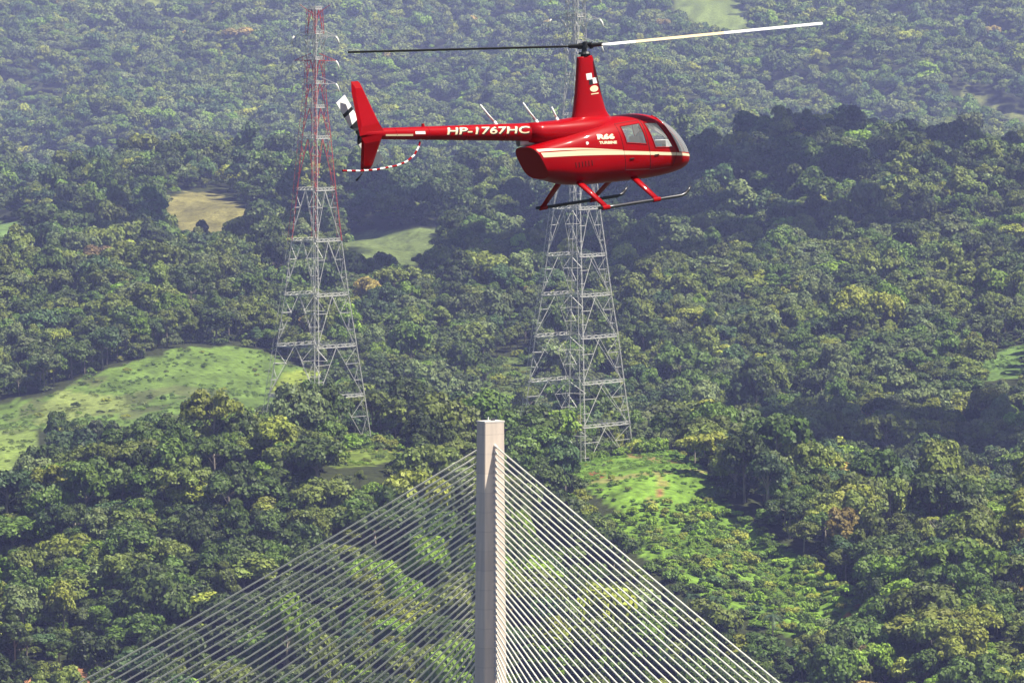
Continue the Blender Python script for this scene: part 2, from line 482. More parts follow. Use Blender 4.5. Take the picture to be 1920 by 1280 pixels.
KINDS = ['broad', 'broad', 'broad', 'broad', 'round', 'round', 'round', 'round', 'upright', 'upright', 'upright']
NEAR = []
for i, k in enumerate(KINDS):
    cm, lob = crown_mesh('crown', k, 100 + i, 3400, .52)
    NEAR.append((cm, trunk_mesh('trunk', lob, i), k))
lib = bpy.data.collections.new('tree_shapes')
def lib_add(i, me):
    o = bpy.data.objects.new('shape_%02d' % i, me); lib.objects.link(o)
for i, (cm, tm, k) in enumerate(NEAR):          # 0..10: detailed whole trees (crown and trunk joined)
    b = bmesh.new(); b.from_mesh(cm); b.faces.ensure_lookup_table()
    n0 = len(b.faces); b.from_mesh(tm); b.faces.ensure_lookup_table()
    for f in b.faces[n0:]: f.material_index = 1
    m2 = bpy.data.meshes.new('tree'); b.to_mesh(m2); b.free()
    m2.materials.append(m_leaf); m2.materials.append(m_bark)
    lib_add(i, m2)
for i in range(7):                               # 11..17: plainer trees for the far slopes
    lib_add(11 + i, crown_mesh('tree', KINDS[[0, 1, 4, 5, 6, 8, 2][i]], 300 + i, 1500, .72, True)[0])
for i in range(4):                               # 18..21: shrubs
    lib_add(18 + i, crown_mesh('shrub', 'shrub', 400 + i, 1100, .75)[0])

PAL = {   # base colours of leaves
    'dark green': (.029, .044, .009), 'green': (.044, .072, .011), 'olive green': (.066, .084, .015), 'bright green': (.078, .124, .012),
    'yellow-green': (.116, .132, .018), 'grey-green': (.066, .086, .030), 'golden brown': (.145, .112, .028), 'bluish green': (.032, .056, .018), 'russet': (.115, .084, .036),
}
PN = list(PAL); PC = np.array([PAL[k] for k in PN])

def scatter(d0, d1, step, grow):
    """Jittered grid of tree positions over the ground between two distances, margin included."""
    out = []
    d = d0
    while d < d1:
        st = step * (1 + grow * (d - d0) / max(1, d1 - d0))
        half = (1650 / F) * d + 12
        xs = np.arange(-half, half, st)
        xs = xs + rng.uniform(-.42, .42, len(xs)) * st + rng.uniform(0, st)
        ys = d + rng.uniform(-.42, .42, len(xs)) * st
        out.append(np.stack([xs, ys], 1)); d += st
    return np.concatenate(out)

pts = np.concatenate([scatter(1872, 2330, 6.9, .05), scatter(2330, 4750, 8.2, .5), scatter(4750, 6800, 18, 0), scatter(6800, 10400, 13.0, .25), scatter(10400, 12400, 26, 0)])
X, Y = pts[:, 0], pts[:, 1]
Z = ground_z(X, Y)
px, py = proj(X, Y, Z)
n = len(X)
zone_low = fbm(X / 60, Y / 60, 41, 3)
size = np.clip(rng.lognormal(0, .32, n), .45, 1.9) * np.interp(Y, [1900, 2300, 2800, 4500, 7500, 10000], [.98, .96, .95, 1.12, 1.4, 1.65]) * (1 + .5 * zone_low)
hgt = 11.5 * size
keep = np.ones(n, bool); shrub = np.zeros(n, bool)
wx = px + 22 * fbm(X / 14, Y / 30, 21, 3); 
for kind, poly, d0, d1, c in OPEN:
    rngd = (Y > d0 - 60) & (Y < d1)
    for fr in (0, .25, .5, .75, 1.0):
        m = in_poly(wx, py - fr * hgt * F / Y + (4 if fr == 0 else 0), poly) & rngd
        if kind in ('crest', 'clearing') and fr > .5: m &= Y < 2150
        if kind == 'soil' and fr > .25: continue
        if kind == 'meadow' and fr > .75: continue
        if kind in ('spur', 'scrub'):
            shrub |= m & (fr < .3)
            keep &= ~(m & (fr >= .3) & (rng.random(n) < .93) & ~shrub)
        else:
            keep &= ~m
size = np.where(shrub, rng.uniform(.28, .62, n), size)
# gully and valley trees stand taller
X, Y, Z, px, py, size, shrub, zone_low = [q[keep] for q in (X, Y, Z, px, py, size, shrub, zone_low)]
n = len(X)
# understory filling the gaps between the trunks
if True:
    u_ = np.where(~shrub & (Y < 5000) & (rng.random(n) < .75))[0]
    ux = X[u_] + rng.uniform(-4, 4, len(u_)); uy = Y[u_] + rng.uniform(-4, 4, len(u_)); uz = ground_z(ux, uy); up_x, up_y = proj(ux, uy, uz)
    bad = np.zeros(len(u_), bool)
    for kind, poly, d0, d1, c in OPEN: bad |= in_poly(up_x, up_y, poly) & (uy > d0) & (uy < d1)
    g_ = ~bad
    X = np.concatenate([X, ux[g_]]); Y = np.concatenate([Y, uy[g_]]); Z = np.concatenate([Z, uz[g_]]); px = np.concatenate([px, up_x[g_]]); py = np.concatenate([py, up_y[g_]])
    size = np.concatenate([size, rng.uniform(.5, 1.0, g_.sum())]); zone_low = np.concatenate([zone_low, zone_low[u_][g_]])
    under = np.concatenate([np.zeros(n, bool), np.ones(g_.sum(), bool)]); shrub = np.concatenate([shrub, np.zeros(g_.sum(), bool)])
    n = len(X)
def add_shrubs(ax_, ay_, sz_):
    global X, Y, Z, px, py, size, zone_low, under, shrub, n
    az_ = ground_z(ax_, ay_); qx, qy = proj(ax_, ay_, az_); m_ = len(ax_)
    X = np.concatenate([X, ax_]); Y = np.concatenate([Y, ay_]); Z = np.concatenate([Z, az_]); px = np.concatenate([px, qx]); py = np.concatenate([py, qy])
    size = np.concatenate([size, sz_]); zone_low = np.concatenate([zone_low, np.zeros(m_)])
    under = np.concatenate([under, np.zeros(m_, bool)]); shrub = np.concatenate([shrub, np.ones(m_, bool)]); n = len(X)
sp = []
for d in np.arange(1890, 2330, 3.6):
    q = np.arange(-62, 130, 3.6); sp.append(np.stack([q + rng.uniform(-1.8, 1.8, len(q)), d + rng.uniform(-1.8, 1.8, len(q))], 1))
sp = np.concatenate(sp); qx, qy = proj(sp[:, 0], sp[:, 1], ground_z(sp[:, 0], sp[:, 1]))
isp = np.zeros(len(sp), bool); icl = np.zeros(len(sp), bool)
for kind, poly, d0, d1, c in OPEN:
    if kind == 'spur': isp |= in_poly(qx + 18 * fbm(sp[:, 0] / 9, sp[:, 1] / 14, 61, 2), qy, poly)
    if kind in ('clearing', 'crest'): icl |= in_poly(qx, qy, poly)
k_ = isp & (rng.random(len(sp)) < .68); add_shrubs(sp[k_, 0], sp[k_, 1], rng.uniform(.16, .46, k_.sum()))
k_ = icl & ~isp & (rng.random(len(sp)) < .08 + .8 * fbm(sp[:, 0] / 13, sp[:, 1] / 18, 63, 2)); add_shrubs(sp[k_, 0], sp[k_, 1], rng.uniform(.10, .28, k_.sum()))
sp = np.stack([rng.uniform(-330, 20, 2600), rng.uniform(2600, 3280, 2600)], 1); qx, qy = proj(sp[:, 0], sp[:, 1], ground_z(sp[:, 0], sp[:, 1]))
k_ = in_poly(qx, qy, OPEN[0][1]) & (rng.random(len(sp)) < np.clip(.08 + 1.5 * fbm(sp[:, 0] / 30, sp[:, 1] / 60, 65, 2), 0, 1)); add_shrubs(sp[k_, 0], sp[k_, 1], rng.uniform(.12, .42, k_.sum()))
for bx in (592, 1079):
    b0 = at(bx, 850, 2270); m_ = 150
    a_ = rng.uniform(0, 6.283, m_); q = rng.uniform(6, 27, m_)
    yy_ = b0.y + q * np.sin(a_); k_ = (yy_ > b0.y - (34 if bx < 900 else 16)); add_shrubs((b0.x + q * np.cos(a_))[k_], yy_[k_], rng.uniform(.3, .8, m_)[k_])
# leaf colour by place: weights of the palette
Wt = np.tile(np.array([3.0, 3.2, 2.4, .5, .32, 1.0, .08, .9, .012]), (n, 1))
def boost(mask, **kw):
    for k, v in kw.items():
        Wt[mask, PN.index(k.replace('_', ' ').replace('yellow green', 'yellow-green').replace('grey green', 'grey-green'))] *= v
fore = Y < 2330
boost(fore & (px < 620), dark_green=1.8, olive_green=1.3, golden_brown=.4)
boost(fore & (px > 1480) & (py < 1075), olive_green=2.2, yellow_green=3.0, golden_brown=7, russet=6, dark_green=.6)
boost(fore & (px > 620) & (px < 1350), bright_green=2.5, yellow_green=2.5, olive_green=1.5)
boost(fore & (py > 1140), bright_green=1.6, yellow_green=1.8)
boost((Y > 2330) & (Y < 3900), grey_green=2.5, olive_green=1.8, yellow_green=1.5)
boost((Y > 2330) & (px > 1200) & (Y < 3700), grey_green=1.6, yellow_green=1.8, golden_brown=1.6)
boost((Y > 3000) & (px < 560) & (Y < 3900), olive_green=2.0, dark_green=1.6)
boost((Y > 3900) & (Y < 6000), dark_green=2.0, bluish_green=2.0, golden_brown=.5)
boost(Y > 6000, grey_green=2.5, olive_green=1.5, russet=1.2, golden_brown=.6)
boost(shrub, bright_green=7, yellow_green=4, dark_green=.25, bluish_green=.3, golden_brown=0, russet=0, grey_green=.3, olive_green=.6)
patch = fbm(X / 28, Y / 28, 77, 2)                                # neighbours tend to be of one kind
Wt[:, 3] *= np.exp(6 * patch); Wt[:, 4] *= np.exp(6 * patch); Wt[:, 0] *= np.exp(-5 * patch); Wt[:, 6] *= np.exp(7 * fbm(X / 22, Y / 22, 91, 2))
Wt /= Wt.sum(1, keepdims=True)
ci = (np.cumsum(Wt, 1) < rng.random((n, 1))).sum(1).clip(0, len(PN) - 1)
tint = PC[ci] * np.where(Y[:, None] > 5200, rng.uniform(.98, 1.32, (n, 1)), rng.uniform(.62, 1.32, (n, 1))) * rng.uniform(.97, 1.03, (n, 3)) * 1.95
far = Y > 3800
tint = tint * np.where(shrub & (Y < 2160), 1.35, 1.0)[:, None]
var = np.where(shrub | under, 18 + rng.integers(0, 4, n), np.where(far, 11 + rng.integers(0, 7, n), rng.integers(0, 11, n)))
rotz = rng.uniform(0, 2 * math.pi, n)
sxy = size * rng.uniform(.85, 1.18, n); sz = size * rng.uniform(.72, 1.32, n)

# which trees show largest: crowns painted as discs, near to far, on a coarse grid
GW, GH = 640, 427
buf = -np.ones((GH, GW), int)
vis = np.zeros(n)
order = np.argsort(Y)
for i in order:
    k = F / Y[i] / 3.0
    cx = px[i] / 3.0; cy = py[i] / 3.0 - 7.5 * sz[i] * k
    rx = 4.6 * sxy[i] * k; ry = 3.6 * sz[i] * k
    if shrub[i] or under[i]: cy = py[i] / 3.0 - 2.2 * sz[i] * k
    x0, x1, y0, y1 = int(max(0, cx - rx)), int(min(GW - 1, cx + rx)), int(max(0, cy - ry)), int(min(GH - 1, cy + ry))
    if x1 < x0 or y1 < y0 or cx + rx < 0 or cy + ry < 0: continue
    sub = buf[y0:y1 + 1, x0:x1 + 1]
    free = sub < 0
    vis[i] = free.sum(); sub[free] = i
cand = np.where(~shrub & (var < 11))[0]
single = cand[np.argsort(-vis[cand])][:300]
is_single = np.zeros(n, bool); is_single[single] = True

def zone(x, y):
    if x < 330:
        return 'by the orange soil cut' if y > 1110 else ('well below the pale meadow' if y > 960 else 'just below the pale meadow')
    if x < 640:
        return 'under the red-topped pylon' if y < 900 else ('above the dimmer cables' if y < 1040 else 'behind the lowest dimmer cables')
    if x < 920:
        return 'by the yellow clearing' if y < 900 else ('behind the upper dimmer cables' if y < 1060 else 'behind the densest dimmer cables')
    if x < 1150:
        return 'between tower and grassy clearing' if y < 960 else ('behind the upper brighter cables' if y < 1120 else 'behind the lowest brighter cables')
    if x < 1400:
        return 'beside the grassy clearing' if y < 960 else ('under the grassy clearing' if y < 1130 else 'below the outermost cable')
    if x < 1660:
        return 'on the golden-crowned ridge' if y < 930 else ('along the dark gully' if y < 1120 else 'around the red soil scar')
    return 'past the golden-crowned ridge' if y < 930 else ('on the slope beyond the gully' if y < 1120 else 'beyond the red soil scar')
keyd = {}
for i in single:
    shp = {'broad': 'spreading', 'round': 'rounded', 'upright': 'upright'}[KINDS[var[i]]]
    sw = 'big ' if size[i] > 1.25 else ('small ' if size[i] < .85 else '')
    if Y[i] < 2330: zp = zone(px[i], py[i] - 7 * size[i] * F / Y[i])
    else: zp = 'past the meadow' if px[i] < 600 else ('behind the red-topped pylon' if px[i] < 860 else ('behind the grey pylon' if px[i] < 1300 else 'in the hazy valley'))
    keyd.setdefault((sw + shp + ' ' + PN[ci[i]], zp), []).append(i)
ORD = ['first', 'second', 'third', 'fourth', 'fifth', 'sixth', 'seventh', 'eighth', 'ninth', 'tenth', 'eleventh', 'twelfth']
for (a_, zp), ids in keyd.items():
    ids.sort(key=lambda i: abs(px[i] - 920))
    for k, i in enumerate(ids):
        lab = a_ + ' tree ' + zp
        if len(ids) > 1: lab += ', ' + ORD[min(k, 11)] + ' from the bridge tower'
        e = empty('broadleaf_tree', (X[i], Y[i], Z[i]))
        e.rotation_euler = (0, 0, rotz[i]); e.scale = (sxy[i], sxy[i], sz[i])
        tag(e, lab, 'tree', 'broadleaf trees on the wooded slopes')
        cm, tm, _ = NEAR[var[i]]
        tcol = [float(c) for c in tint[i]]
        o = bpy.data.objects.new('crown', cm); COL.objects.link(o); o.parent = e; o['tint'] = tcol
        o = bpy.data.objects.new('trunk', tm); COL.objects.link(o); o.parent = e

def instanced(name, sel, label, cat):
    me = bpy.data.meshes.new(name)
    me.from_pydata(np.stack([X[sel], Y[sel], Z[sel]], 1).tolist(), [], [])
    m = int(sel.sum())
    def put(nm, typ, key, arr):
        a = me.attributes.new(nm, typ, 'POINT'); a.data.foreach_set(key, np.ascontiguousarray(arr).ravel())
    put('shape', 'INT', 'value', var[sel].astype(np.int32))
    put('turn', 'FLOAT_VECTOR', 'vector', np.stack([np.zeros(m), np.zeros(m), rotz[sel]], 1).astype(np.float32))
    put('grow', 'FLOAT_VECTOR', 'vector', np.stack([sxy[sel], sxy[sel], sz[sel]], 1).astype(np.float32))
    put('tint', 'FLOAT_COLOR', 'color', np.concatenate([tint[sel], np.ones((m, 1))], 1).astype(np.float32))
    o = link(name, me)
    g = bpy.data.node_groups.new(name, 'GeometryNodeTree')
    g.interface.new_socket('Geometry', in_out='INPUT', socket_type='NodeSocketGeometry')
    g.interface.new_socket('Geometry', in_out='OUTPUT', socket_type='NodeSocketGeometry')
    N = g.nodes; L = g.links
    gi = N.new('NodeGroupInput'); go = N.new('NodeGroupOutput')
    ip = N.new('GeometryNodeInstanceOnPoints'); cinf = N.new('GeometryNodeCollectionInfo')
    cinf.inputs['Collection'].default_value = lib
    cinf.inputs['Separate Children'].default_value = True
    cinf.inputs['Reset Children'].default_value = True
    ip.inputs['Pick Instance'].default_value = True
    def attr(nm, dt):
        q = N.new('GeometryNodeInputNamedAttribute'); q.data_type = dt; q.inputs['Name'].default_value = nm
        return q.outputs['Attribute']
    L.new(gi.outputs[0], ip.inputs['Points']); L.new(cinf.outputs[0], ip.inputs['Instance'])
    L.new(attr('shape', 'INT'), ip.inputs['Instance Index'])
    L.new(attr('turn', 'FLOAT_VECTOR'), ip.inputs['Rotation'])
    L.new(attr('grow', 'FLOAT_VECTOR'), ip.inputs['Scale'])
    L.new(ip.outputs[0], go.inputs[0])
    o.modifiers.new('spread', 'NODES').node_group = g
    return tag(o, label, cat, kind='stuff')
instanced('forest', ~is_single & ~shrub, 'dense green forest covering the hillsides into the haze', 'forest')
instanced('shrubbery', shrub, 'low bright green shrubs on the open slopes and clearings', 'shrubs')

# low growth on the open ground
gp = []
for (d0, d1, st) in ((1900, 2330, 1.7), (2600, 3300, 3.0)):
    d = d0
    while d < d1:
        half = (1050 / F) * d
        xs = np.arange(-half, half, st); xs = xs + rng.uniform(-.5, .5, len(xs)) * st
        gp.append(np.stack([xs, d + rng.uniform(-.5, .5, len(xs)) * st], 1)); d += st
gp = np.concatenate(gp)
gz = ground_z(gp[:, 0], gp[:, 1]); gx_, gy_ = proj(gp[:, 0], gp[:, 1], gz)
sel = np.zeros(len(gp), bool); gt = np.zeros((len(gp), 3))
wxx = gx_ + 26 * fbm(gp[:, 0] / 14, gp[:, 1] / 30, 21, 3)
for kind, poly, d0, d1, c in OPEN:
    if kind in ('soil', 'dry'): continue
    m = in_poly(wxx, gy_, poly) & (gp[:, 1] > d0) & (gp[:, 1] < d1)
    sel |= m; gt[m] = np.array(c)
dens = fbm(gp[:, 0] / 12, gp[:, 1] / 20, 55, 3)
sel &= rng.random(len(gp)) < np.clip(.22 + 1.6 * dens, .02, .85) * np.where(gp[:, 1] > 2500, .9, 1)
keepX = (X, Y, Z, var, rotz, sxy, sz, tint)
X, Y, Z = gp[sel, 0], gp[sel, 1], gz[sel]
k = len(X)
var = 18 + rng.integers(0, 4, k); rotz = rng.uniform(0, 6.28, k)
sxy = rng.uniform(.07, .20, k) * np.where(Y > 2400, 1.3, 1); sz = sxy * rng.uniform(.5, 1.1, k)
tint = gt[sel] * rng.uniform(.7, 1.2, (k, 1)) * 1.5
instanced('grass', np.ones(k, bool), 'tufted grass and low herbs on the open meadows', 'grass')

# a few palms, two bare trees and a post
m_frond = mat('palm_frond', (.045, .085, .030), .5, spec=.3)
m_bare = noisy(mat('bare_wood', (.42, .37, .31), .9, spec=.2), 1.2, .3)
def spot(px_, py_):
    """Point of the ground seen at a picture position on the near hill."""
    ds_ = np.arange(1900, 2320, 2.0); q = np.array([at(px_, py_, d) for d in ds_]); g_ = ground_z(q[:, 0], q[:, 1])
    i = int(np.argmax(g_ >= q[:, 2])); return Vector((q[i, 0], q[i, 1], g_[i]))
def palm(px_, py_, h, seed, label):
    g = random.Random(seed); e = empty('palm_tree', spot(px_, py_)); tag(e, label, 'palm tree', 'palms on the slope below the clearing')
    top_ = Vector((g.uniform(-.8, .8), g.uniform(-.8, .8), h))
    b = MB(); b.tube([(0, 0, -1), top_ * .4 + Vector((.25, 0, 0)), top_ * .8, top_], [.26, .2, .17, .16], 7); b.build('trunk', m_bark, e, True)
    for k in range(15):
        a_ = 2 * math.pi * k / 15 + g.uniform(-.2, .2); up_ = g.uniform(.1, 1.25); L_ = g.uniform(3.2, 4.2)
        d = Vector((math.cos(a_), math.sin(a_), 0)); sd_ = Vector((-d.y, d.x, 0)); b = MB(); pts_ = []
        for q in np.linspace(0, 1, 8): pts_.append(top_ + d * (L_ * q * (1 - .18 * up_)) + Vector((0, 0, L_ * (up_ * q - 1.15 * q * q))))
        for i in range(7):
            for s_ in (1, -1):
                for hf in (0., .5):
                    p0 = pts_[i].lerp(pts_[i + 1], hf); w = .95 * math.sin(math.pi * min(.95, (i + hf + 1.2) / 8.2))
                    f1 = (pts_[i + 1] - pts_[i]) * .35
                    tip = p0 + sd_ * (s_ * w) + f1 - Vector((0, 0, .30 * w))
                    b.add([p0, p0 + f1, tip], [(0, 1, 2)])
        b.tube(pts_, .035, 4); b.build('frond', m_frond, e)
for i, (a_, c_, h_, l_) in enumerate(((1338, 1215, 13, 'green palm below the spur, second from the outermost bright cable'), (1300, 1205, 12, 'green palm close above the outermost bright cable'), (1772, 1120, 15, 'tall palm on the dense slope well beyond the gully'), (1450, 1250, 13, 'green palm beneath the shrubby spur, close to the frame bottom'))):
    palm(a_, c_, h_, i, l_)
def bare_tree(px_, py_, h, seed, label):
    g = random.Random(seed); e = empty('bare_tree', spot(px_, py_)); tag(e, label, 'tree', 'bare pale trees')
    b = MB(); b.tube([(0, 0, -1), (.2, 0, h * .35), (.1, .2, h * .6)], [.3, .25, .2], 7); b.build('trunk', m_bare, e, True)
    for k in range(9):
        a_ = g.uniform(0, 6.283); s0 = Vector((.15, .1, h * g.uniform(.35, .6))); r_ = g.uniform(2.0, 4.2)
        e1 = s0 + Vector((math.cos(a_) * r_ * .5, math.sin(a_) * r_ * .5, h * .2)); e2 = e1 + Vector((math.cos(a_ + .3) * r_ * .6, math.sin(a_ + .3) * r_ * .6, h * g.uniform(.08, .25)))
        b = MB(); b.tube([s0, e1, e2], [.15, .09, .03], 5)
        for q in range(5):
            p0 = e1.lerp(e2, g.random()); b.tube([p0, p0 + Vector((g.uniform(-1.6, 1.6), g.uniform(-1.6, 1.6), g.uniform(.2, 1.6)))], [.05, .02], 4)
        b.build('branch', m_bare, e, True)
bare_tree(1895, 1165, 15, 1, 'leafless pale grey tree on the slope far beyond the gully')
bare_tree(1765, 1060, 13, 2, 'leafless slender tree among dark crowns above the tall palm')
pp = spot(1303, 872)
b = MB(); b.tube([(0, 0, -.5), (0, 0, 3), (0, 0, 6.2)], [.17, .15, .12], 8); b.box((-.2, -.2, 6.203), (.2, .2, 6.5))
o = b.build('marker_post', m_bare); o.location = pp
tag(o, 'thin pale post at the far corner of the grassy clearing', 'post')

# ------------------------------------------------------------------ cable-stayed bridge
m_conc = noisy(mat('concrete', (.60, .50, .415), .85, spec=.3), .9, .10, stretch=(1, 1, .10), bump=.05)
def lift_bands(m, h, amt):
    """Each poured lift of the concrete has its own tone, with a dark joint between lifts."""
    t = m.node_tree; N = t.nodes; p = N['Principled BSDF']; src = p.inputs['Base Color'].links[0].from_socket
    tc = N.new('ShaderNodeTexCoord'); sx = N.new('ShaderNodeSeparateXYZ'); dv = N.new('ShaderNodeMath'); dv.operation = 'DIVIDE'; dv.inputs[1].default_value = h
    fl_ = N.new('ShaderNodeMath'); fl_.operation = 'FLOOR'; fr_ = N.new('ShaderNodeMath'); fr_.operation = 'FRACT'; wn = N.new('ShaderNodeTexWhiteNoise'); wn.noise_dimensions = '1D'
    m1 = N.new('ShaderNodeMapRange'); m1.inputs[3].default_value = 1 - amt; m1.inputs[4].default_value = 1 + amt
    j = N.new('ShaderNodeMapRange'); j.inputs[1].default_value = 0; j.inputs[2].default_value = .05; j.inputs[3].default_value = .72; j.inputs[4].default_value = 1
    mu = N.new('ShaderNodeMath'); mu.operation = 'MULTIPLY'; vs_ = N.new('ShaderNodeVectorMath'); vs_.operation = 'SCALE'
    L = t.links.new
    L(tc.outputs['Object'], sx.inputs[0]); L(sx.outputs['Z'], dv.inputs[0]); L(dv.outputs[0], fl_.inputs[0]); L(dv.outputs[0], fr_.inputs[0]); L(fl_.outputs[0], wn.inputs['W'])
    L(wn.outputs['Value'], m1.inputs[0]); L(fr_.outputs[0], j.inputs[0]); L(m1.outputs[0], mu.inputs[0]); L(j.outputs[0], mu.inputs[1])
    L(src, vs_.inputs[0]); L(mu.outputs[0], vs_.inputs['Scale']); L(vs_.outputs[0], p.inputs['Base Color'])
lift_bands(m_conc, 4.6, .09)
m_sheath = noisy(mat('cable_sheath', (.74, .72, .60), .5), 3, .06)
m_sh = [m_sheath, noisy(mat('cable_sheath_worn', (.68, .66, .56), .55), 2, .10), noisy(mat('cable_sheath_pale', (.78, .75, .64), .5), 2, .08)]
m_anchor = mat('anchor_concrete', (.58, .54, .49), .8)
m_dark = mat('dark_metal', (.03, .03, .035), .45, .2)
m_white = mat('white_paint', (.78, .78, .76), .4)
BD = 1700.0
B_ANG = R(56)
ax = Vector((math.cos(B_ANG), -math.sin(B_ANG), 0))         # along the bridge, towards the camera side
tr = Vector((-math.sin(B_ANG), -math.cos(B_ANG), 0))        # across it
top = at(919.5, 791, BD)
DECK = top.z - 7 - 100
bridge = empty('cable_stayed_bridge', (top.x, top.y, 0))
tag(bridge, 'concrete cable-stayed bridge tower with two fans of pale stay cables', 'bridge')
def bp_(a, t, z): return Vector((0, 0, 0)) + ax * a + tr * t + Vector((0, 0, z))
def half(z):  # half sizes (along, across) at height z
    k = (top.z - z) / 61.0
    return 1.83 * (1 + .16 * k), 2.8 * (1 + .17 * k)
b = MB()
levels = [top.z, top.z - 61, DECK - 4, 40, 3]
c = .12
prof = []
for z in levels:
    ha, hc = half(z)
    if z < DECK - 1: ha *= 1.15; hc *= 1.15
    prof.append([bp_(sx * ha, sy * hc, z) for sx, sy in ((1, 1 - c / 2), (1 - c, 1), (-1 + c, 1), (-1, 1 - c / 2), (-1, -1 + c / 2), (-1 + c, -1), (1 - c, -1), (1, -1 + c / 2))])
n8 = 8
vs = [q for r in prof for q in r]
fs = [(i * n8 + k, i * n8 + (k + 1) % n8, (i + 1) * n8 + (k + 1) % n8, (i + 1) * n8 + k) for i in range(len(levels) - 1) for k in range(n8)]
fs += [tuple(range(n8))[::-1]]
b.add(vs, fs)
b.build('tower_shaft', m_conc, bridge)
ha, hc = half(top.z)
def obox(b, a0, a1, t0, t1, z0, z1):
    q = [bp_(a, t, z) for z in (z0, z1) for a, t in ((a0, t0), (a1, t0), (a1, t1), (a0, t1))]
    b.add(q, [(0, 3, 2, 1), (4, 5, 6, 7), (0, 1, 5, 4), (1, 2, 6, 5), (2, 3, 7, 6), (3, 0, 4, 7)])
b = MB(); obox(b, -ha - .05, ha + .05, -hc - .05, hc + .05, top.z + .003, top.z + .35); b.build('tower_cap', m_anchor, bridge)
b = MB(); obox(b, -.5, .2, -1.2, -.4, top.z + .353, top.z + .9); b.build('hatch_box', m_dark, bridge)
b = MB(); b.bar(bp_(.4, .9, top.z + .353), bp_(.4, .9, top.z + 1.3), .12, n=8); b.build('aviation_light', m_white, bridge)
H0 = top.z - 5.5
NC = 37
for side in (1, -1):
    for i in range(NC):
        z = H0 - i * 1.51
        ha, hc = half(z)
        L0 = 260 if side > 0 else 266
        L = L0 - i * 6.4
        p0 = bp_(side * (ha + .02), 0.0, z)
        p1 = bp_(side * L, 0.0, DECK + .4)
        nseg = 6; sag = .0009 * (p1 - p0).length ** 1.3
        q = [p0.lerp(p1, s / nseg) - Vector((0, 0, sag * 4 * (s / nseg) * (1 - s / nseg))) for s in range(nseg + 1)]
        b = MB(); b.tube(q, .20, 6)
        o = b.build('stay_cable', m_sh[(i * 7 + (3 if side > 0 else 0)) % 5 % 3], bridge, True)
        d = (p1 - p0).normalized()
        b = MB(); b.tube([p0 - d * .35, p0 + d * 1.0], [.42, .34], 8)
        b.build('cable_socket', m_anchor, bridge, True)
b = MB(); obox(b, -290, 285, -17, 17, DECK - 4.0, DECK - .3); b.build('bridge_deck', m_conc, bridge)
m_asph = mat('asphalt', (.06, .06, .06), .9)
b = MB(); obox(b, -290, 285, 2.8, 16, DECK - .296, DECK - .2); b.build('roadway', m_asph, bridge)
b = MB(); obox(b, -290, 285, -16, -2.8, DECK - .296, DECK - .2); b.build('roadway', m_asph, bridge)
for t_ in (-16.6, 16.6):
    b = MB(); obox(b, -290, 285, t_ - .25, t_ + .25, DECK - .297, DECK + .9); b.build('parapet', m_anchor, bridge)

# ------------------------------------------------------------------ lattice pylons
m_steel = mat('galvanised_steel', (.48, .47, .45), .55, .1)
m_rsteel = mat('red_painted_steel', (.46, .07, .05), .55)
m_insul = mat('insulator_glass', (.80, .78, .72), .3)

def lattice_leg(b, p0, p1, w0, w1, n, mi, r=.15):
    """Three chords round the axis p0-p1 with zigzag lacing."""
    p0, p1 = Vector(p0), Vector(p1)
    d = (p1 - p0).normalized(); x = d.cross(Vector((.3, 1, 0))).normalized(); y = d.cross(x)
    ring = []
    for s in range(n + 1):
        t = s / n; c = p0.lerp(p1, t); w = w0 + (w1 - w0) * t
        ring.append([c + (x * math.cos(a) + y * math.sin(a)) * w for a in (0.4, 2.5, 4.6)])
    for k in range(3):
        b.bar(ring[0][k], ring[-1][k], r, r * .9, 4, False, mi)
    for s in range(n):
        for k in range(3):
            a = ring[s][k]; c = ring[s + 1][(k + 1) % 3]
            b.bar(a, c, r * .5, None, 3, False, mi)

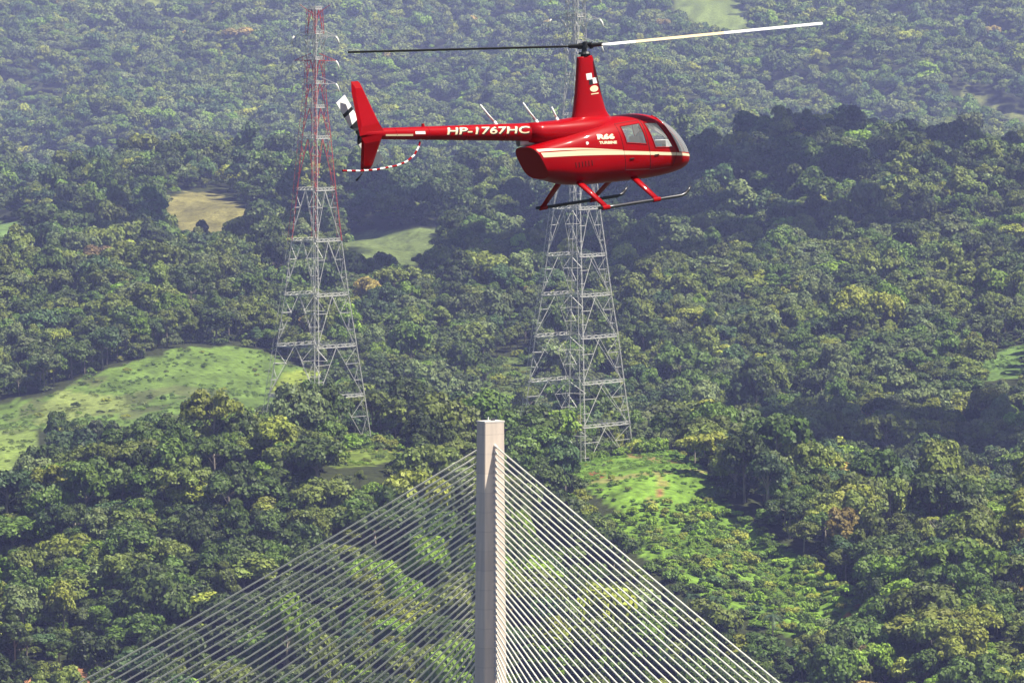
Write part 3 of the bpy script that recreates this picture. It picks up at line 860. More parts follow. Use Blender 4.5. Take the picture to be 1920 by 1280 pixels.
def pylon(cx, base_py, D, levels, colrow, arms, label, red, rot):
    """levels: (picture row, half width in pixels) from the foot up."""
    base = at(cx, base_py, D)
    k = F / D
    base.z = float(ground_z([base.x], [base.y])[0]) - 1.0
    foot_py = proj(base.x, base.y, base.z)[1]
    e = empty('lattice_pylon', base)
    tag(e, label, 'pylon', 'transmission towers in the valley')
    hs = [((foot_py - r) / k, h / k) for r, h in levels]
    hs[0] = (0.0, hs[0][1])
    dirs = [Vector((math.cos(R(rot + 90 * q)), math.sin(R(rot + 90 * q)), 0)) for q in range(4)]
    cor = [[dirs[q] * h + Vector((0, 0, z)) for q in range(4)] for z, h in hs]
    for q in range(4):
        b = MB()
        for s in range(len(hs) - 1):
            mi = 1 if red and s in red[0] and q != 0 else 0
            w = .95 if s < len(hs) - 4 else .55
            lattice_leg(b, cor[s][q], cor[s + 1][q], w, w * .9, max(4, int((hs[s + 1][0] - hs[s][0]) / 1.9)), mi, .085)
        b.build('leg', [m_steel, m_rsteel], e)
    for s in range(1, len(hs)):
        b = MB()
        for q in range(4):
            p0, p1 = cor[s][q], cor[s][(q + 1) % 4]
            up = Vector((0, 0, .9))
            b.bar(p0, p1, .15, None, 4, False); b.bar(p0 + up, p1 + up, .08, None, 4, False)
            m_ = 5
            for g in range(m_):
                a0 = p0.lerp(p1, g / m_); a1 = p0.lerp(p1, (g + 1) / m_)
                b.bar(a0, a1 + up, .08, None, 3, False); b.bar(a0 + up, a1, .08, None, 3, False)
        b.build('horizontal_frame', m_steel, e)
    for s in range(len(hs) - 1):
        for q in range(4):
            b = MB()
            a0, a1 = cor[s][q], cor[s][(q + 1) % 4]; c0, c1 = cor[s + 1][q], cor[s + 1][(q + 1) % 4]
            mid = c0.lerp(c1, .5)
            mi = 1 if red and s in red[1] else 0
            b.bar(a0, mid, .085, None, 4, False, mi); b.bar(a1, mid, .085, None, 4, False, mi)
            for f in (.33, .66):                       # sub-bracing
                m0 = a0.lerp(mid, f); l0 = a0.lerp(c0, f); l1 = a1.lerp(c1, f); m1 = a1.lerp(mid, f)
                b.bar(m0, l0, .09, None, 3, False, mi); b.bar(m1, l1, .09, None, 3, False, mi)
                b.bar(m0, a0.lerp(c0, min(1, f + .3)), .08, None, 3, False, mi); b.bar(m1, a1.lerp(c1, min(1, f + .3)), .08, None, 3, False, mi)
            b.build('cross_brace', [m_steel, m_rsteel], e)
    # the inner climbing column
    adir = Vector((math.cos(R(12)), -math.sin(R(12)), 0))
    for (r, hw, rd) in arms:
        z = (foot_py - r) / k; w = hw / k
        hb = np.interp(z, [h[0] for h in hs], [h[1] for h in hs])
        for sd in (1, -1):
            b = MB(); u = Vector((0, 0, 1))
            tip = adir * (sd * w) + u * z
            for (o1, o2) in ((Vector((0, hb * .7, 0)), 0), (Vector((0, -hb * .7, 0)), 0), (Vector((0, hb * .4, 2.2)), 1), (Vector((0, -hb * .4, 2.2)), 1)):
                b.bar(u * z + adir * (sd * hb * .5) + o1, tip, .16, .1, 4, False)
            for g in (.25, .5, .75):
                b.bar((u * z + adir * (sd * hb * .5) + Vector((0, hb * .7, 0))).lerp(tip, g), (u * z + adir * (sd * hb * .5) + Vector((0, -hb * .4, 2.2))).lerp(tip, g), .08, None, 3, False)
                b.bar((u * z + adir * (sd * hb * .5) + Vector((0, -hb * .7, 0))).lerp(tip, g), (u * z + adir * (sd * hb * .5) + Vector((0, hb * .4, 2.2))).lerp(tip, g), .08, None, 3, False)
            b.build('cross_arm', m_rsteel if rd else m_steel, e)
            for (a0, a1) in ((1.0, 1.16), (.62, .40)):
                b = MB()
                p0 = adir * (sd * w * a0) + u * (z - .1); p1 = adir * (sd * w * a1) + u * (z - 2.6)
                mid = p0.lerp(p1, .5) + u * .5
                b.tube([p0, mid, p1], .30, 6)
                b.build('insulator', m_insul, e, True)
    b = MB()
    zt = hs[-1][0]
    for sd in (1, -1):
        b.bar((0, 0, zt - 2), adir * (sd * 5.0) + Vector((0, 0, zt + 1.5)), .2, .1, 4, False)
    b.build('earth_wire_peak', m_rsteel if red else m_steel, e)
    return e

pylon(592, 850, 2270, [(850, 106), (742, 90), (648, 75), (552, 60), (450, 47), (355, 36), (258, 27), (200, 20), (155, 17), (110, 16), (62, 15), (16, 13)], None,
      [(155, 40, 0), (112, 40, 1), (66, 40, 0)], 'red-topped steel lattice pylon standing nearer the helicopter tail', ((4, 5, 6, 7, 8, 10), (5, 6, 7, 8, 10)), -86)
pylon(1079, 860, 2270, [(860, 110), (795, 101), (715, 90), (630, 79), (552, 66), (478, 56), (390, 44), (300, 34), (215, 26), (140, 21), (80, 19), (30, 17), (-25, 15)], None,
      [(80, 46, 0), (34, 46, 0), (-12, 42, 0)], 'pale grey steel lattice pylon standing directly behind the helicopter cabin', None, -82)

# ------------------------------------------------------------------ helicopter (local axes: x to the nose, y to its left, z up; origin under the hub at skid level)
m_red = mat('red_paint', (.29, .001, .004), .42, spec=.06, coat=.28)
m_cream = mat('cream_vinyl', (.80, .62, .40), .4)
m_black = mat('black_paint', (.012, .012, .014), .35)
m_bwhite = mat('blade_white', (.80, .79, .75), .35)
m_yellow = mat('blade_yellow', (.78, .62, .36), .4)
m_bdark = mat('blade_underside', (.03, .03, .034), .5)
m_grey = mat('seat_fabric', (.48, .48, .47), .8)
m_trim = mat('cabin_trim', (.62, .60, .58), .8)
m_skid = mat('skid_tube', (.06, .06, .065), .3, .5)
m_hs = mat('headset', (.02, .02, .02), .5)
m_glass = bpy.data.materials.new('window_glass'); m_glass.use_nodes = True
t = m_glass.node_tree
for nn in list(t.nodes):
    if nn.type != 'OUTPUT_MATERIAL': t.nodes.remove(nn)
fr = t.nodes.new('ShaderNodeFresnel'); fr.inputs['IOR'].default_value = 1.5
tb = t.nodes.new('ShaderNodeBsdfTransparent'); tb.inputs['Color'].default_value = (.93, .95, .95, 1)
gb = t.nodes.new('ShaderNodeBsdfGlossy'); gb.inputs['Roughness'].default_value = .03
ms = t.nodes.new('ShaderNodeMixShader')
t.links.new(fr.outputs[0], ms.inputs[0]); t.links.new(tb.outputs[0], ms.inputs[1]); t.links.new(gb.outputs[0], ms.inputs[2])
df = t.nodes.new('ShaderNodeBsdfDiffuse'); df.inputs['Color'].default_value = (.8, .8, .8, 1)      # milky acrylic; the white also paints in sun glare
m2_ = t.nodes.new('ShaderNodeMixShader'); m2_.inputs[0].default_value = .09
t.links.new(ms.outputs[0], m2_.inputs[1]); t.links.new(df.outputs[0], m2_.inputs[2])
t.links.new(m2_.outputs[0], t.nodes['Material Output'].inputs['Surface'])

def axes(yaw, pitch, roll):
    f = Vector((math.cos(R(yaw)) * math.cos(R(pitch)), math.sin(R(yaw)) * math.cos(R(pitch)), math.sin(R(pitch))))
    l0 = Vector((-math.sin(R(yaw)), math.cos(R(yaw)), 0)); u0 = f.cross(l0)
    l = l0 * math.cos(R(roll)) - u0 * math.sin(R(roll)); u = f.cross(l)
    return f, l, u
HD = 150.0
f_, l_, u_ = axes(35, 6.0, 2.1)
hubw = at(1098, 88, HD)
org = hubw - u_ * 3.28
HM = Matrix(((f_.x, l_.x, u_.x, org.x), (f_.y, l_.y, u_.y, org.y), (f_.z, l_.z, u_.z, org.z), (0, 0, 0, 1)))
heli = empty('helicopter')
heli.matrix_world = HM
tag(heli, 'glossy red light helicopter with cream stripes flying above the bridge tower', 'helicopter')

ST = np.array([  # x, bottom, top, half width, upper exponent, lower exponent
    (2.255, .665, .735, .035, 2.0, 2.0), (2.23, .585, .83, .15, 2.0, 2.0), (2.15, .51, 1.0, .29, 2.0, 2.1), (2.0, .455, 1.22, .42, 2.1, 2.2), (1.8, .42, 1.425, .52, 2.1, 2.3),
    (1.5, .395, 1.625, .60, 2.2, 2.5), (1.2, .385, 1.725, .635, 2.3, 2.6), (.8, .385, 1.77, .65, 2.4, 2.6), (.4, .40, 1.775, .65, 2.5, 2.6), (0, .42, 1.735, .645, 2.8, 2.6),
    (-.5, .45, 1.64, .615, 3.2, 2.6), (-1.0, .52, 1.53, .55, 3.4, 2.6), (-1.4, .62, 1.445, .485, 3.4, 2.6), (-1.66, .70, 1.40, .44, 3.4, 2.8)])[::-1]
def st(x):
    return hermite(ST[:, 0], ST[:, 1:], np.array([x], float))[0]
def hull_y(x, z):
    zb, zt, w, nu, nl = st(x)
    zc = zb + .42 * (zt - zb)
    q, e = ((z - zc) / (zt - zc), nu) if z > zc else ((zc - z) / (zc - zb), nl)
    return w * max(0., 1 - min(1., q) ** e) ** (1 / e)
def shear(x, z):
    return x - .45 * (z - 1.03) * min(1., max(0., (-.9 - x) / .7))
xs = np.concatenate([np.linspace(2.255, 2.1, 9)[:-1], np.arange(2.1, -1.66, -.055), [-1.66]])
NT = 72
vs = []
for x in xs:
    zb, zt, w, nu, nl = st(x); zc = zb + .42 * (zt - zb)
    for k in range(NT):
        a = 2 * math.pi * k / NT
        cc, ss = math.cos(a), math.sin(a)
        e = nu if ss > 0 else nl
        y = w * math.copysign(abs(cc) ** (2 / e), cc)
        z = zc + (zt - zc if ss > 0 else zc - zb) * math.copysign(abs(ss) ** (2 / e), ss)
        vs.append((shear(x, z), y, z))
nx = len(xs)
fs = [(i * NT + k, i * NT + (k + 1) % NT, (i + 1) * NT + (k + 1) % NT, (i + 1) * NT + k) for i in range(nx - 1) for k in range(NT)]
fs.append(tuple(range(NT))[::-1]); rear_face = tuple(range((nx - 1) * NT, nx * NT))
bm = bmesh.new()
bv = [bm.verts.new(v) for v in vs]
for f in fs: bm.faces.new([bv[i] for i in f])
bmesh.ops.recalc_face_normals(bm, faces=bm.faces[:])
REG = {   # convex outlines in side view
    'rear_window': [(.30, 1.57), (.80, 1.575), (.84, 1.13), (.33, 1.22)],
    'front_window': [(.93, 1.57), (1.29, 1.53), (1.54, .98), (1.05, 1.03)],
    'rear_door': [(.20, 1.63), (.86, 1.64), (.90, .60), (.26, .66)],
    'front_door': [(.87, 1.64), (1.34, 1.585), (1.64, .90), (1.52, .58), (.905, .58)],
}
SHIELD = [(1.40, 1.72), (1.72, .86), (2.4, .76), (2.4, 1.8)]
for pl in list(REG.values()) + [SHIELD]:
    for i in range(len(pl)):
        (x0, z0), (x1, z1) = pl[i], pl[(i + 1) % len(pl)]
        if x0 > 2.3 and x1 > 2.3: continue
        cx_ = [f for f in bm.faces if min(v.co.x for v in f.verts) < max(q[0] for q in pl) + .02 and max(v.co.x for v in f.verts) > min(q[0] for q in pl) - .02]
        ge = set(cx_)
        for f in cx_: ge.update(f.edges); ge.update(f.verts)
        bmesh.ops.bisect_plane(bm, geom=list(ge), plane_co=(x0, 0, z0), plane_no=(z1 - z0, 0, x0 - x1), dist=1e-5)
def region(f):
    c = f.calc_center_median()
    ins = lambda pl: bool(in_poly(np.array(c.x), np.array(c.z), pl))
    if ins(SHIELD): return 'windshield'
    if abs(c.y) > .2:
        for k in REG:
            if ins(REG[k]): return k + ('_l' if c.y > 0 else '_r')
    return 'body'
groups = {}
for f in bm.faces: groups.setdefault(region(f), []).append(f)
def sub(name, faces, m, parent, smooth=True):
    ids = {}; vv = []; ff = []
    for f in faces:
        q = []
        for v in f.verts:
            if v.index not in ids: ids[v.index] = len(vv); vv.append(v.co[:])
            q.append(ids[v.index])
        ff.append(q)
    me = bpy.data.meshes.new(name); me.from_pydata(vv, [], ff)
    me.polygons.foreach_set('use_smooth', [smooth] * len(ff))
    o = link(name, me, m, parent)
    return o
bm.verts.index_update()
m_doorred = m_red
sub('fuselage', groups['body'], m_red, heli)
for sd in 'rl':
    for dk, wk in (('front_door', 'front_window'), ('rear_door', 'rear_window')):
        d = sub('door', groups[dk + '_' + sd], m_red, heli)
        sub('window', groups[wk + '_' + sd], m_glass, d)
        pl = REG[dk]; s_ = 1 if sd == 'l' else -1
        b = MB(); hx = pl[-1][0] + .10; hz = .88
        b.bar((hx, s_ * (hull_y(hx, hz) + .012), hz), (hx + .11, s_ * (hull_y(hx + .11, hz) + .012), hz), .012, n=6)
        b.build('handle', m_black, d)
        b = MB(); pts = []                                             # black seal round the pane
        w4 = REG[wk]
        for i in range(4):
            (x0, z0), (x1, z1) = w4[i], w4[(i + 1) % 4]
            for q in np.linspace(0, 1, 9)[:-1]:
                x = x0 + (x1 - x0) * q; z = z0 + (z1 - z0) * q
                pts.append((x, s_ * (hull_y(x, z) + .002), z))
        b.tube(pts + [pts[0]], .012, 5); b.build('window_seal', m_red, d, True)
m_shield = m_glass.copy(); m_shield.name = 'windshield_acrylic'
for nn in m_shield.node_tree.nodes:
    if nn.type == 'MIX_SHADER' and not nn.inputs[0].is_linked: nn.inputs[0].default_value = .17  # extra white stands in for the sky reflected on the windshield
sub('windshield', groups['windshield'], m_shield, heli)
lin = [f for k in groups for f in groups[k] if ('door' in k or k == 'body') and f.calc_center_median().x > .03]
for f in lin: f.normal_update()
lv = MB()
for f in lin: lv.add([v.co - f.normal * .02 for v in f.verts], [tuple(range(len(f.verts)))])
lv.build('cabin_lining', m_trim, heli)
bm.free()
b = MB(); b.add([vs[i] for i in rear_face], [tuple(range(NT))]); b.build('engine_bay_panel', m_red, heli)
b = MB(); pts = []
for q in np.linspace(1.40, 2.245, 22): pts.append((q, 0, st(q)[1] - .004))
b.tube(pts, .016, 6); b.build('windshield_post', m_red, heli, True)
for s_ in (1, -1):                                                     # door post beside the windshield
    b = MB(); pts = []
    for q in np.linspace(0, 1, 14):
        x = 1.375 + .32 * q; z = 1.66 - .80 * q
        pts.append((x, s_ * (hull_y(x, z) - .006), z))
    b.tube(pts, .024, 6); b.build('door_post', m_red, heli, True)
# cream stripes, laid on the skin
def strip(name, pts, m, s_, lift=.004):
    """pts: (x, z_low, z_high)"""
    b = MB(); v = []; X_ = np.array([q[0] for q in pts]); L_ = np.array([[q[1], q[2]] for q in pts])
    xx = np.linspace(X_[0], X_[-1], 70)
    for x in xx:
        lo, hi = hermite(X_, L_, np.array([x]))[0]
        for q in np.linspace(0, 1, 4):
            z = lo + (hi - lo) * q
            v.append((shear(x, z), s_ * (hull_y(x, z) + lift), z))
    f = [(i * 4 + k, i * 4 + k + 1, (i + 1) * 4 + k + 1, (i + 1) * 4 + k) for i in range(len(xx) - 1) for k in range(3)]
    b.add(v, f if s_ > 0 else [q[::-1] for q in f]); b.build(name, m, heli, True)
for s_ in (-1, 1):
    strip('stripe', [(-1.60, 1.165, 1.265), (-.7, 1.085, 1.19), (.3, .975, 1.055), (1.3, .84, .905), (1.9, .755, .81), (2.22, .70, .745)], m_cream, s_)
    strip('stripe', [(-1.62, 1.30, 1.35), (-.7, 1.205, 1.24), (.2, 1.075, 1.085)], m_cream, s_)

# engine cowl and spine running into the tail boom
def loft(name, rings, m, parent, n=28, smooth=True, caps=True):
    """rings: (x, y0, zc, half width, half height, exponent)"""
    b = MB(); v = []
    for (x, y0, zc, w, h, e) in rings:
        for k in range(n):
            a = 2 * math.pi * k / n
            v.append((x, y0 + w * math.copysign(abs(math.cos(a)) ** (2 / e), math.cos(a)), zc + h * math.copysign(abs(math.sin(a)) ** (2 / e), math.sin(a))))
    f = [(i * n + k, (i + 1) * n + k, (i + 1) * n + (k + 1) % n, i * n + (k + 1) % n) for i in range(len(rings) - 1) for k in range(n)]
    if caps: f += [tuple(range(n)), tuple(range((len(rings) - 1) * n, len(rings) * n))[::-1]]
    b.add(v, f)
    return b.build(name, m, parent, smooth)
loft('engine_cowl', [(.45, 0, 1.60, .20, .18, 2), (.2, 0, 1.58, .38, .25, 2.2), (-.2, 0, 1.55, .44, .31, 2.4), (-.6, 0, 1.55, .40, .315, 2.4), (-1.0, 0, 1.58, .32, .28, 2.3), (-1.4, 0, 1.64, .235, .235, 2.1), (-1.7, 0, 1.69, .20, .20, 2)], m_red, heli)
BX = np.array([-1.55, -5.75]); 
def boom_c(x): return 1.685 + (x + 1.55) / (-4.2) * (2.165 - 1.685)
def boom_r(x): return .192 + (x + 1.55) / (-4.2) * (.108 - .192)
loft('tail_boom', [(x, 0, boom_c(x), boom_r(x), boom_r(x), 2) for x in np.linspace(-1.35, -5.72, 16)] + [(-5.80, 0, boom_c(-5.8), .07, .07, 2)], m_red, heli)
for x in (-2.35, -3.3, -4.2, -5.0):
    loft('boom_joint', [(x - .012, 0, boom_c(x), boom_r(x) + .003, boom_r(x) + .003, 2), (x + .012, 0, boom_c(x), boom_r(x) + .003, boom_r(x) + .003, 2)], m_red, heli)

def text_mesh(body, size, offs=.0, shear_=0.):
    cu = bpy.data.curves.new('text', 'FONT'); cu.body = body; cu.size = size; cu.offset = offs; cu.shear = shear_
    cu.resolution_u = 3
    o = bpy.data.objects.new('text', cu); COL.objects.link(o)
    bpy.context.view_layer.update()
    me = bpy.data.meshes.new_from_object(o.evaluated_get(bpy.context.evaluated_depsgraph_get()))
    bpy.data.objects.remove(o); bpy.data.curves.remove(cu)
    b2 = bmesh.new(); b2.from_mesh(me)
    bmesh.ops.triangulate(b2, faces=b2.faces[:])
    bmesh.ops.subdivide_edges(b2, edges=[e for e in b2.edges if e.calc_length() > .05], cuts=2)
    bmesh.ops.triangulate(b2, faces=b2.faces[:])
    v = np.array([q.co[:2] for q in b2.verts]); b2.verts.index_update(); f = [[q.index for q in g.verts] for g in b2.faces]
    b2.free(); bpy.data.meshes.remove(me)
    v -= v.min(0)
    return v, f
def lettering(name, v, f, fn, m, flip=False):
    b = MB(); b.add([fn(p[0], p[1]) for p in v], [g[::-1] for g in f] if flip else f)
    return b.build(name, m, heli)
v, f = text_mesh('HP-1767HC', .26, .004, .2)
wd, ht = v.max(0); v = v * np.array([2.06 / wd, .165 / ht])
for s_ in (-1, 1):
    for nm, m, dx, dz, lift in (('registration_shadow', m_black, .022, -.018, .003), ('registration', m_cream, 0, 0, .005)):
        def fn(a, c, s_=s_, dx=dx, dz=dz, lift=lift):
            x = (-3.80 + a + dx) if s_ < 0 else (-1.70 - a - dx)
            r = boom_r(x) + lift; ph = (c - .165 / 2 + dz) / r + R(16)
            return (x, s_ * r * math.cos(ph), boom_c(x) + r * math.sin(ph))
        lettering(nm, v, f, fn, m)
for body, x0, x1, z0, z1 in (('R66', -.36, .06, 1.375, 1.49), ('TURBINE', -.34, .09, 1.275, 1.335)):
    v, f = text_mesh(body, .2, .012, .1); wd, ht = v.max(0); v = v * np.array([(x1 - x0) / wd, (z1 - z0) / ht])
    for s_ in (-1, 1):
        def fn(a, c, s_=s_, x0=x0, x1=x1, z0=z0):
            x = x0 + a if s_ < 0 else x1 - a
            z = z0 + c - .10 * (a if s_ < 0 else (x1 - x0) - a) + .0
            return (x, s_ * (hull_y(x, z) + .005), z)
        lettering('type_marking', v, f, fn, m_cream)

# mast fairing
MZ = np.array([1.66, 1.80, 1.92, 2.2, 2.6, 3.0, 3.09])
MXF = np.array([.46, .38, .315, .265, .205, .145, .125]); MXR = np.array([-.62, -.55, -.50, -.425, -.335, -.255, -.235]); MW = np.array([.26, .20, .165, .145, .125, .105, .09])
def mast_y(x, z):
    a, c, w = np.interp(z, MZ, MXF), np.interp(z, MZ, MXR), np.interp(z, MZ, MW)
    q = (x - c) / (a - c); q = min(1, max(0, q))
    return w * (1 - abs(2 * q - 1) ** 2.4) ** (1 / 2.4)
b = MB(); v = []; n = 32
for z in np.concatenate([np.linspace(1.66, 2.2, 10)[:-1], np.linspace(2.2, 3.0, 8)[:-1], [3.0, 3.06, 3.09]]):
    a, c, w = np.interp(z, MZ, MXF), np.interp(z, MZ, MXR), np.interp(z, MZ, MW)
    for k in range(n):
        t_ = 2 * math.pi * k / n; e = 2 / 2.4
        v.append(((a + c) / 2 + (a - c) / 2 * math.copysign(abs(math.cos(t_)) ** e, math.cos(t_)), w * math.copysign(abs(math.sin(t_)) ** e, math.sin(t_)), z))
nz_ = len(v) // n
b.add(v, [(i * n + k, i * n + (k + 1) % n, (i + 1) * n + (k + 1) % n, (i + 1) * n + k) for i in range(nz_ - 1) for k in range(n)] + [tuple(range((nz_ - 1) * n, nz_ * n))])
b.build('mast_fairing', m_red, heli, True)
def patch_on_mast(name, x0, x1, z0, z1, m, s_, oval=False):
    b = MB(); v = []; N = 8
    if oval:
        cx_, cz_ = (x0 + x1) / 2, (z0 + z1) / 2
        ring = [(cx_ + (x1 - x0) / 2 * math.cos(2 * math.pi * k / 20), cz_ + (z1 - z0) / 2 * math.sin(2 * math.pi * k / 20)) for k in range(20)]
        v = [(cx_, s_ * (mast_y(cx_, cz_) + .004), cz_)] + [(x, s_ * (mast_y(x, z) + .004), z) for x, z in ring]
        f = [(0, 1 + k, 1 + (k + 1) % 20) for k in range(20)]
    else:
        v = [(x0 + (x1 - x0) * i / 4, s_ * (mast_y(x0 + (x1 - x0) * i / 4, z0 + (z1 - z0) * j) + .004), z0 + (z1 - z0) * j) for i in range(5) for j in (0, 1)]
        f = [(2 * i, 2 * i + 2, 2 * i + 3, 2 * i + 1) for i in range(4)]
    b.add(v, f); b.build(name, m, heli)
for s_ in (-1, 1):
    patch_on_mast('emblem_square', -.145, -.005, 2.60, 2.73, m_bwhite, s_)
    patch_on_mast('emblem_square', .0, .125, 2.505, 2.625, m_bwhite, s_)
    patch_on_mast('emblem_square', -.10, -.005, 2.49, 2.597, m_black, s_)
    patch_on_mast('emblem_oval', -.10, .125, 2.335, 2.465, m_cream, s_, True)
    patch_on_mast('emblem_bar', -.09, .12, 2.285, 2.305, m_cream, s_)
b = MB(); b.bar((-.06, 0, 3.08), (-.03, 0, 3.30), .062, .05, 10); b.bar((-.12, 0, 3.10), (.06, 0, 3.13), .05, n=8)
b.bar((-.05, 0, 3.14), (-.05, 0, 3.18), .14, .11, 12); b.build('rotor_mast', m_black, heli)

# main rotor: direction of the blades in local axes
hub = Vector((0, 0, 3.30))
iv = HM.to_3x3().inverted()
for sgn, ang in ((1, 5.55), (-1, 1.5)):
    ca = math.cos(R(ang)); sa = math.sin(R(ang))
    dw = Vector((sgn * ca, 0.0, sa if sgn > 0 else -sa))
    dl = (iv @ dw).normalized()
    cw = Vector((0, sgn, 0)); cl = (iv @ cw); cl = (cl - dl * cl.dot(dl)).normalized()       # towards the leading edge
    nl_ = cl.cross(dl) * (1 if sgn > 0 else 1)
    nl_ = dl.cross(cl)
    if nl_.z < 0: nl_ = -nl_
    P = R(9.5)
    cl2 = cl * math.cos(P) + nl_ * math.sin(P); nl2 = nl_ * math.cos(P) - cl * math.sin(P)
    b = MB()
    prof = [(.07, 0), (.05, .014), (0, .018), (-.09, .010), (-.19, 0.0), (-.09, -.006), (0, -.011), (.05, -.010)]
    stn = [.34, .5, 1.05, 1.05001, 2.9, 2.90001, 4.6, 4.95]
    vv = []
    for r in stn:
        s_ = .55 if r < .4 else 1.0
        for (c_, h_) in prof: vv.append(hub + dl * r + cl2 * (c_ * s_) + nl2 * h_)
    ff = []; mi = []
    for i in range(len(stn) - 1):
        for k in range(8):
            ff.append((i * 8 + k, i * 8 + (k + 1) % 8, (i + 1) * 8 + (k + 1) % 8, (i + 1) * 8 + k))
            topf = k in (2, 3)
            mi.append(2 if not topf else (1 if i == 4 - 1 + 1 - 1 or i == 3 else 0))
    ff += [tuple(range(8)), tuple(range((len(stn) - 1) * 8, len(stn) * 8))]; mi += [2, 0]
    me = bpy.data.meshes.new('rotor_blade'); me.from_pydata([tuple(q) for q in vv], [], ff)
    me.polygons.foreach_set('material_index', mi)
    bmm = bmesh.new(); bmm.from_mesh(me); bmesh.ops.recalc_face_normals(bmm, faces=bmm.faces[:]); bmm.to_mesh(me); bmm.free()
    link('rotor_blade', me, [m_bwhite, m_yellow, m_bdark], heli)
    b = MB(); b.bar(hub + dl * .02, hub + dl * .36, .05, .042, 8); b.bar(hub + dl * .12 - nl_ * .07, hub + dl * .12 + nl_ * .03, .045, n=8)
    b.build('blade_grip', m_black, heli)
b = MB(); b.bar(hub - Vector((0, 0, .04)), hub + Vector((0, 0, .09)), .085, .05, 12); b.bar(hub + Vector((-.1, .1, .02)), hub + Vector((.1, -.1, .02)), .05, n=8); b.build('rotor_hub', m_black, heli)

# tail
def slab(name, outline, m, th):
    """outline: (x, y, z) points of the mid surface; thickness across y"""
    b = MB(); n = len(outline); c = Vector((sum(p[0] for p in outline) / n, sum(p[1] for p in outline) / n, sum(p[2] for p in outline) / n))
    v = []
    for s_ in (-1, 1):
        for (x, y, z) in outline: v.append((x, y, z))
        for (x, y, z) in outline:
            q = Vector((x, y, z)).lerp(c, .30); v.append((q.x, q.y + s_ * th / 2, q.z))
    o = 0; f = []
    for k in range(n):
        f.append((k, (k + 1) % n, n + (k + 1) % n, n + k)); f.append((2 * n + (k + 1) % n, 2 * n + k, 3 * n + k, 3 * n + (k + 1) % n))
    f.append(tuple(range(n, 2 * n))); f.append(tuple(range(3 * n, 4 * n))[::-1])
    b.add(v, f)
    me = b.mesh(name); bb = bmesh.new(); bb.from_mesh(me); bmesh.ops.remove_doubles(bb, verts=bb.verts[:], dist=1e-4); bmesh.ops.recalc_face_normals(bb, faces=bb.faces[:]); bb.to_mesh(me); bb.free()
    return link(name, me, m, heli)
slab('upper_fin', [(-5.30, -.10, 2.17), (-5.37, -.08, 2.30), (-5.62, .10, 3.18), (-5.66, .12, 3.24), (-5.83, .12, 3.25), (-5.87, .08, 3.02), (-5.90, -.10, 2.14)], m_red, .07)
slab('lower_fin', [(-5.34, -.12, 2.12), (-5.88, -.12, 2.10), (-5.80, .16, 1.46), (-5.76, .18, 1.43), (-5.55, .18, 1.43), (-5.50, .16, 1.50)], m_red, .06)
b = MB(); b.tube([(-5.70, .16, 1.46), (-5.80, .17, 1.33), (-5.93, .17, 1.23)], [.018, .016, .022], 8); b.build('tail_skid', m_black, heli, True)
b = MB(); b.bar((-5.62, .02, boom_c(-5.6)), (-5.62, .36, boom_c(-5.6) + .01), .06, .05, 10); b.build('tail_gearbox', m_black, heli)
thub = Vector((-5.60, .37, 2.20))
for sg in (1, -1):
    d = Vector((-.46, 0, .89)) * sg; e_ = Vector((.89, 0, .46)) * sg
    b = MB(); cuts = [(.05, 3), (.18, 1), (.22, 0), (.44, 1), (.52, 0), (.80, 0)]
    for i in range(len(cuts) - 1):
        r0, r1 = cuts[i][0], cuts[i + 1][0]; w0 = .05 if i == 0 else .15; w1 = .15
        nrm = Vector((0, 1, 0)) * .012; tw = Vector((0, .03, 0))
        q = [thub + d * r0 - e_ * w0 - tw, thub + d * r0 + e_ * w0 + tw, thub + d * r1 + e_ * w1 + tw, thub + d * r1 - e_ * w1 - tw]
        b.add([p + nrm for p in q] + [p - nrm for p in q], [(0, 1, 2, 3), (7, 6, 5, 4), (0, 4, 5, 1), (1, 5, 6, 2), (2, 6, 7, 3), (3, 7, 4, 0)], [1, 1, 0, 1, 0][i])
    b.build('tail_rotor_blade', [m_bwhite, m_black], heli)
b = MB(); b.bar(thub - Vector((0, .05, 0)), thub + Vector((0, .05, 0)), .06, n=10); b.build('tail_rotor_hub', m_black, heli)
gp_ = [Vector(q) for q in ((-4.36, -.02, 1.93), (-4.45, -.04, 1.75), (-4.60, -.05, 1.58), (-4.80, -.05, 1.475), (-5.05, -.05, 1.425), (-5.55, -.04, 1.405), (-5.95, -.03, 1.43), (-6.36, -.02, 1.485))]
dense = []
for i in range(len(gp_) - 1):
    for q in np.linspace(0, 1, 13)[:-1]: dense.append(gp_[i].lerp(gp_[i + 1], q))
dense.append(gp_[-1])
b = MB(); acc = 0
for i in range(len(dense) - 1):
    mi = int(acc / .10) % 2; acc += (dense[i + 1] - dense[i]).length
    b.bar(dense[i], dense[i + 1] + (dense[i + 1] - dense[i]) * .02, .021, None, 7, True, mi)
b.build('tail_rotor_guard', [m_bwhite, m_red], heli)
strip_b = MB(); v = []
for x in np.linspace(-5.28, -4.62, 12):
    for ph in (-.10, -.42):
        r = boom_r(x) + .004; v.append((x, -r * math.cos(ph), boom_c(x) + r * math.sin(ph)))
strip_b.add(v, [(2 * i + 1, 2 * i + 3, 2 * i + 2, 2 * i) for i in range(11)]); strip_b.build('boom_stripe', m_cream, heli)
b = MB(); v = []
for x in np.linspace(-4.56, -4.32, 4):
    for ph in (.30, -.12):
        r = boom_r(x) + .004; v.append((x, -r * math.cos(ph), boom_c(x) + r * math.sin(ph)))
b.add(v, [(2 * i + 1, 2 * i + 3, 2 * i + 2, 2 * i) for i in range(3)]); b.build('boom_placard', m_bwhite, heli)
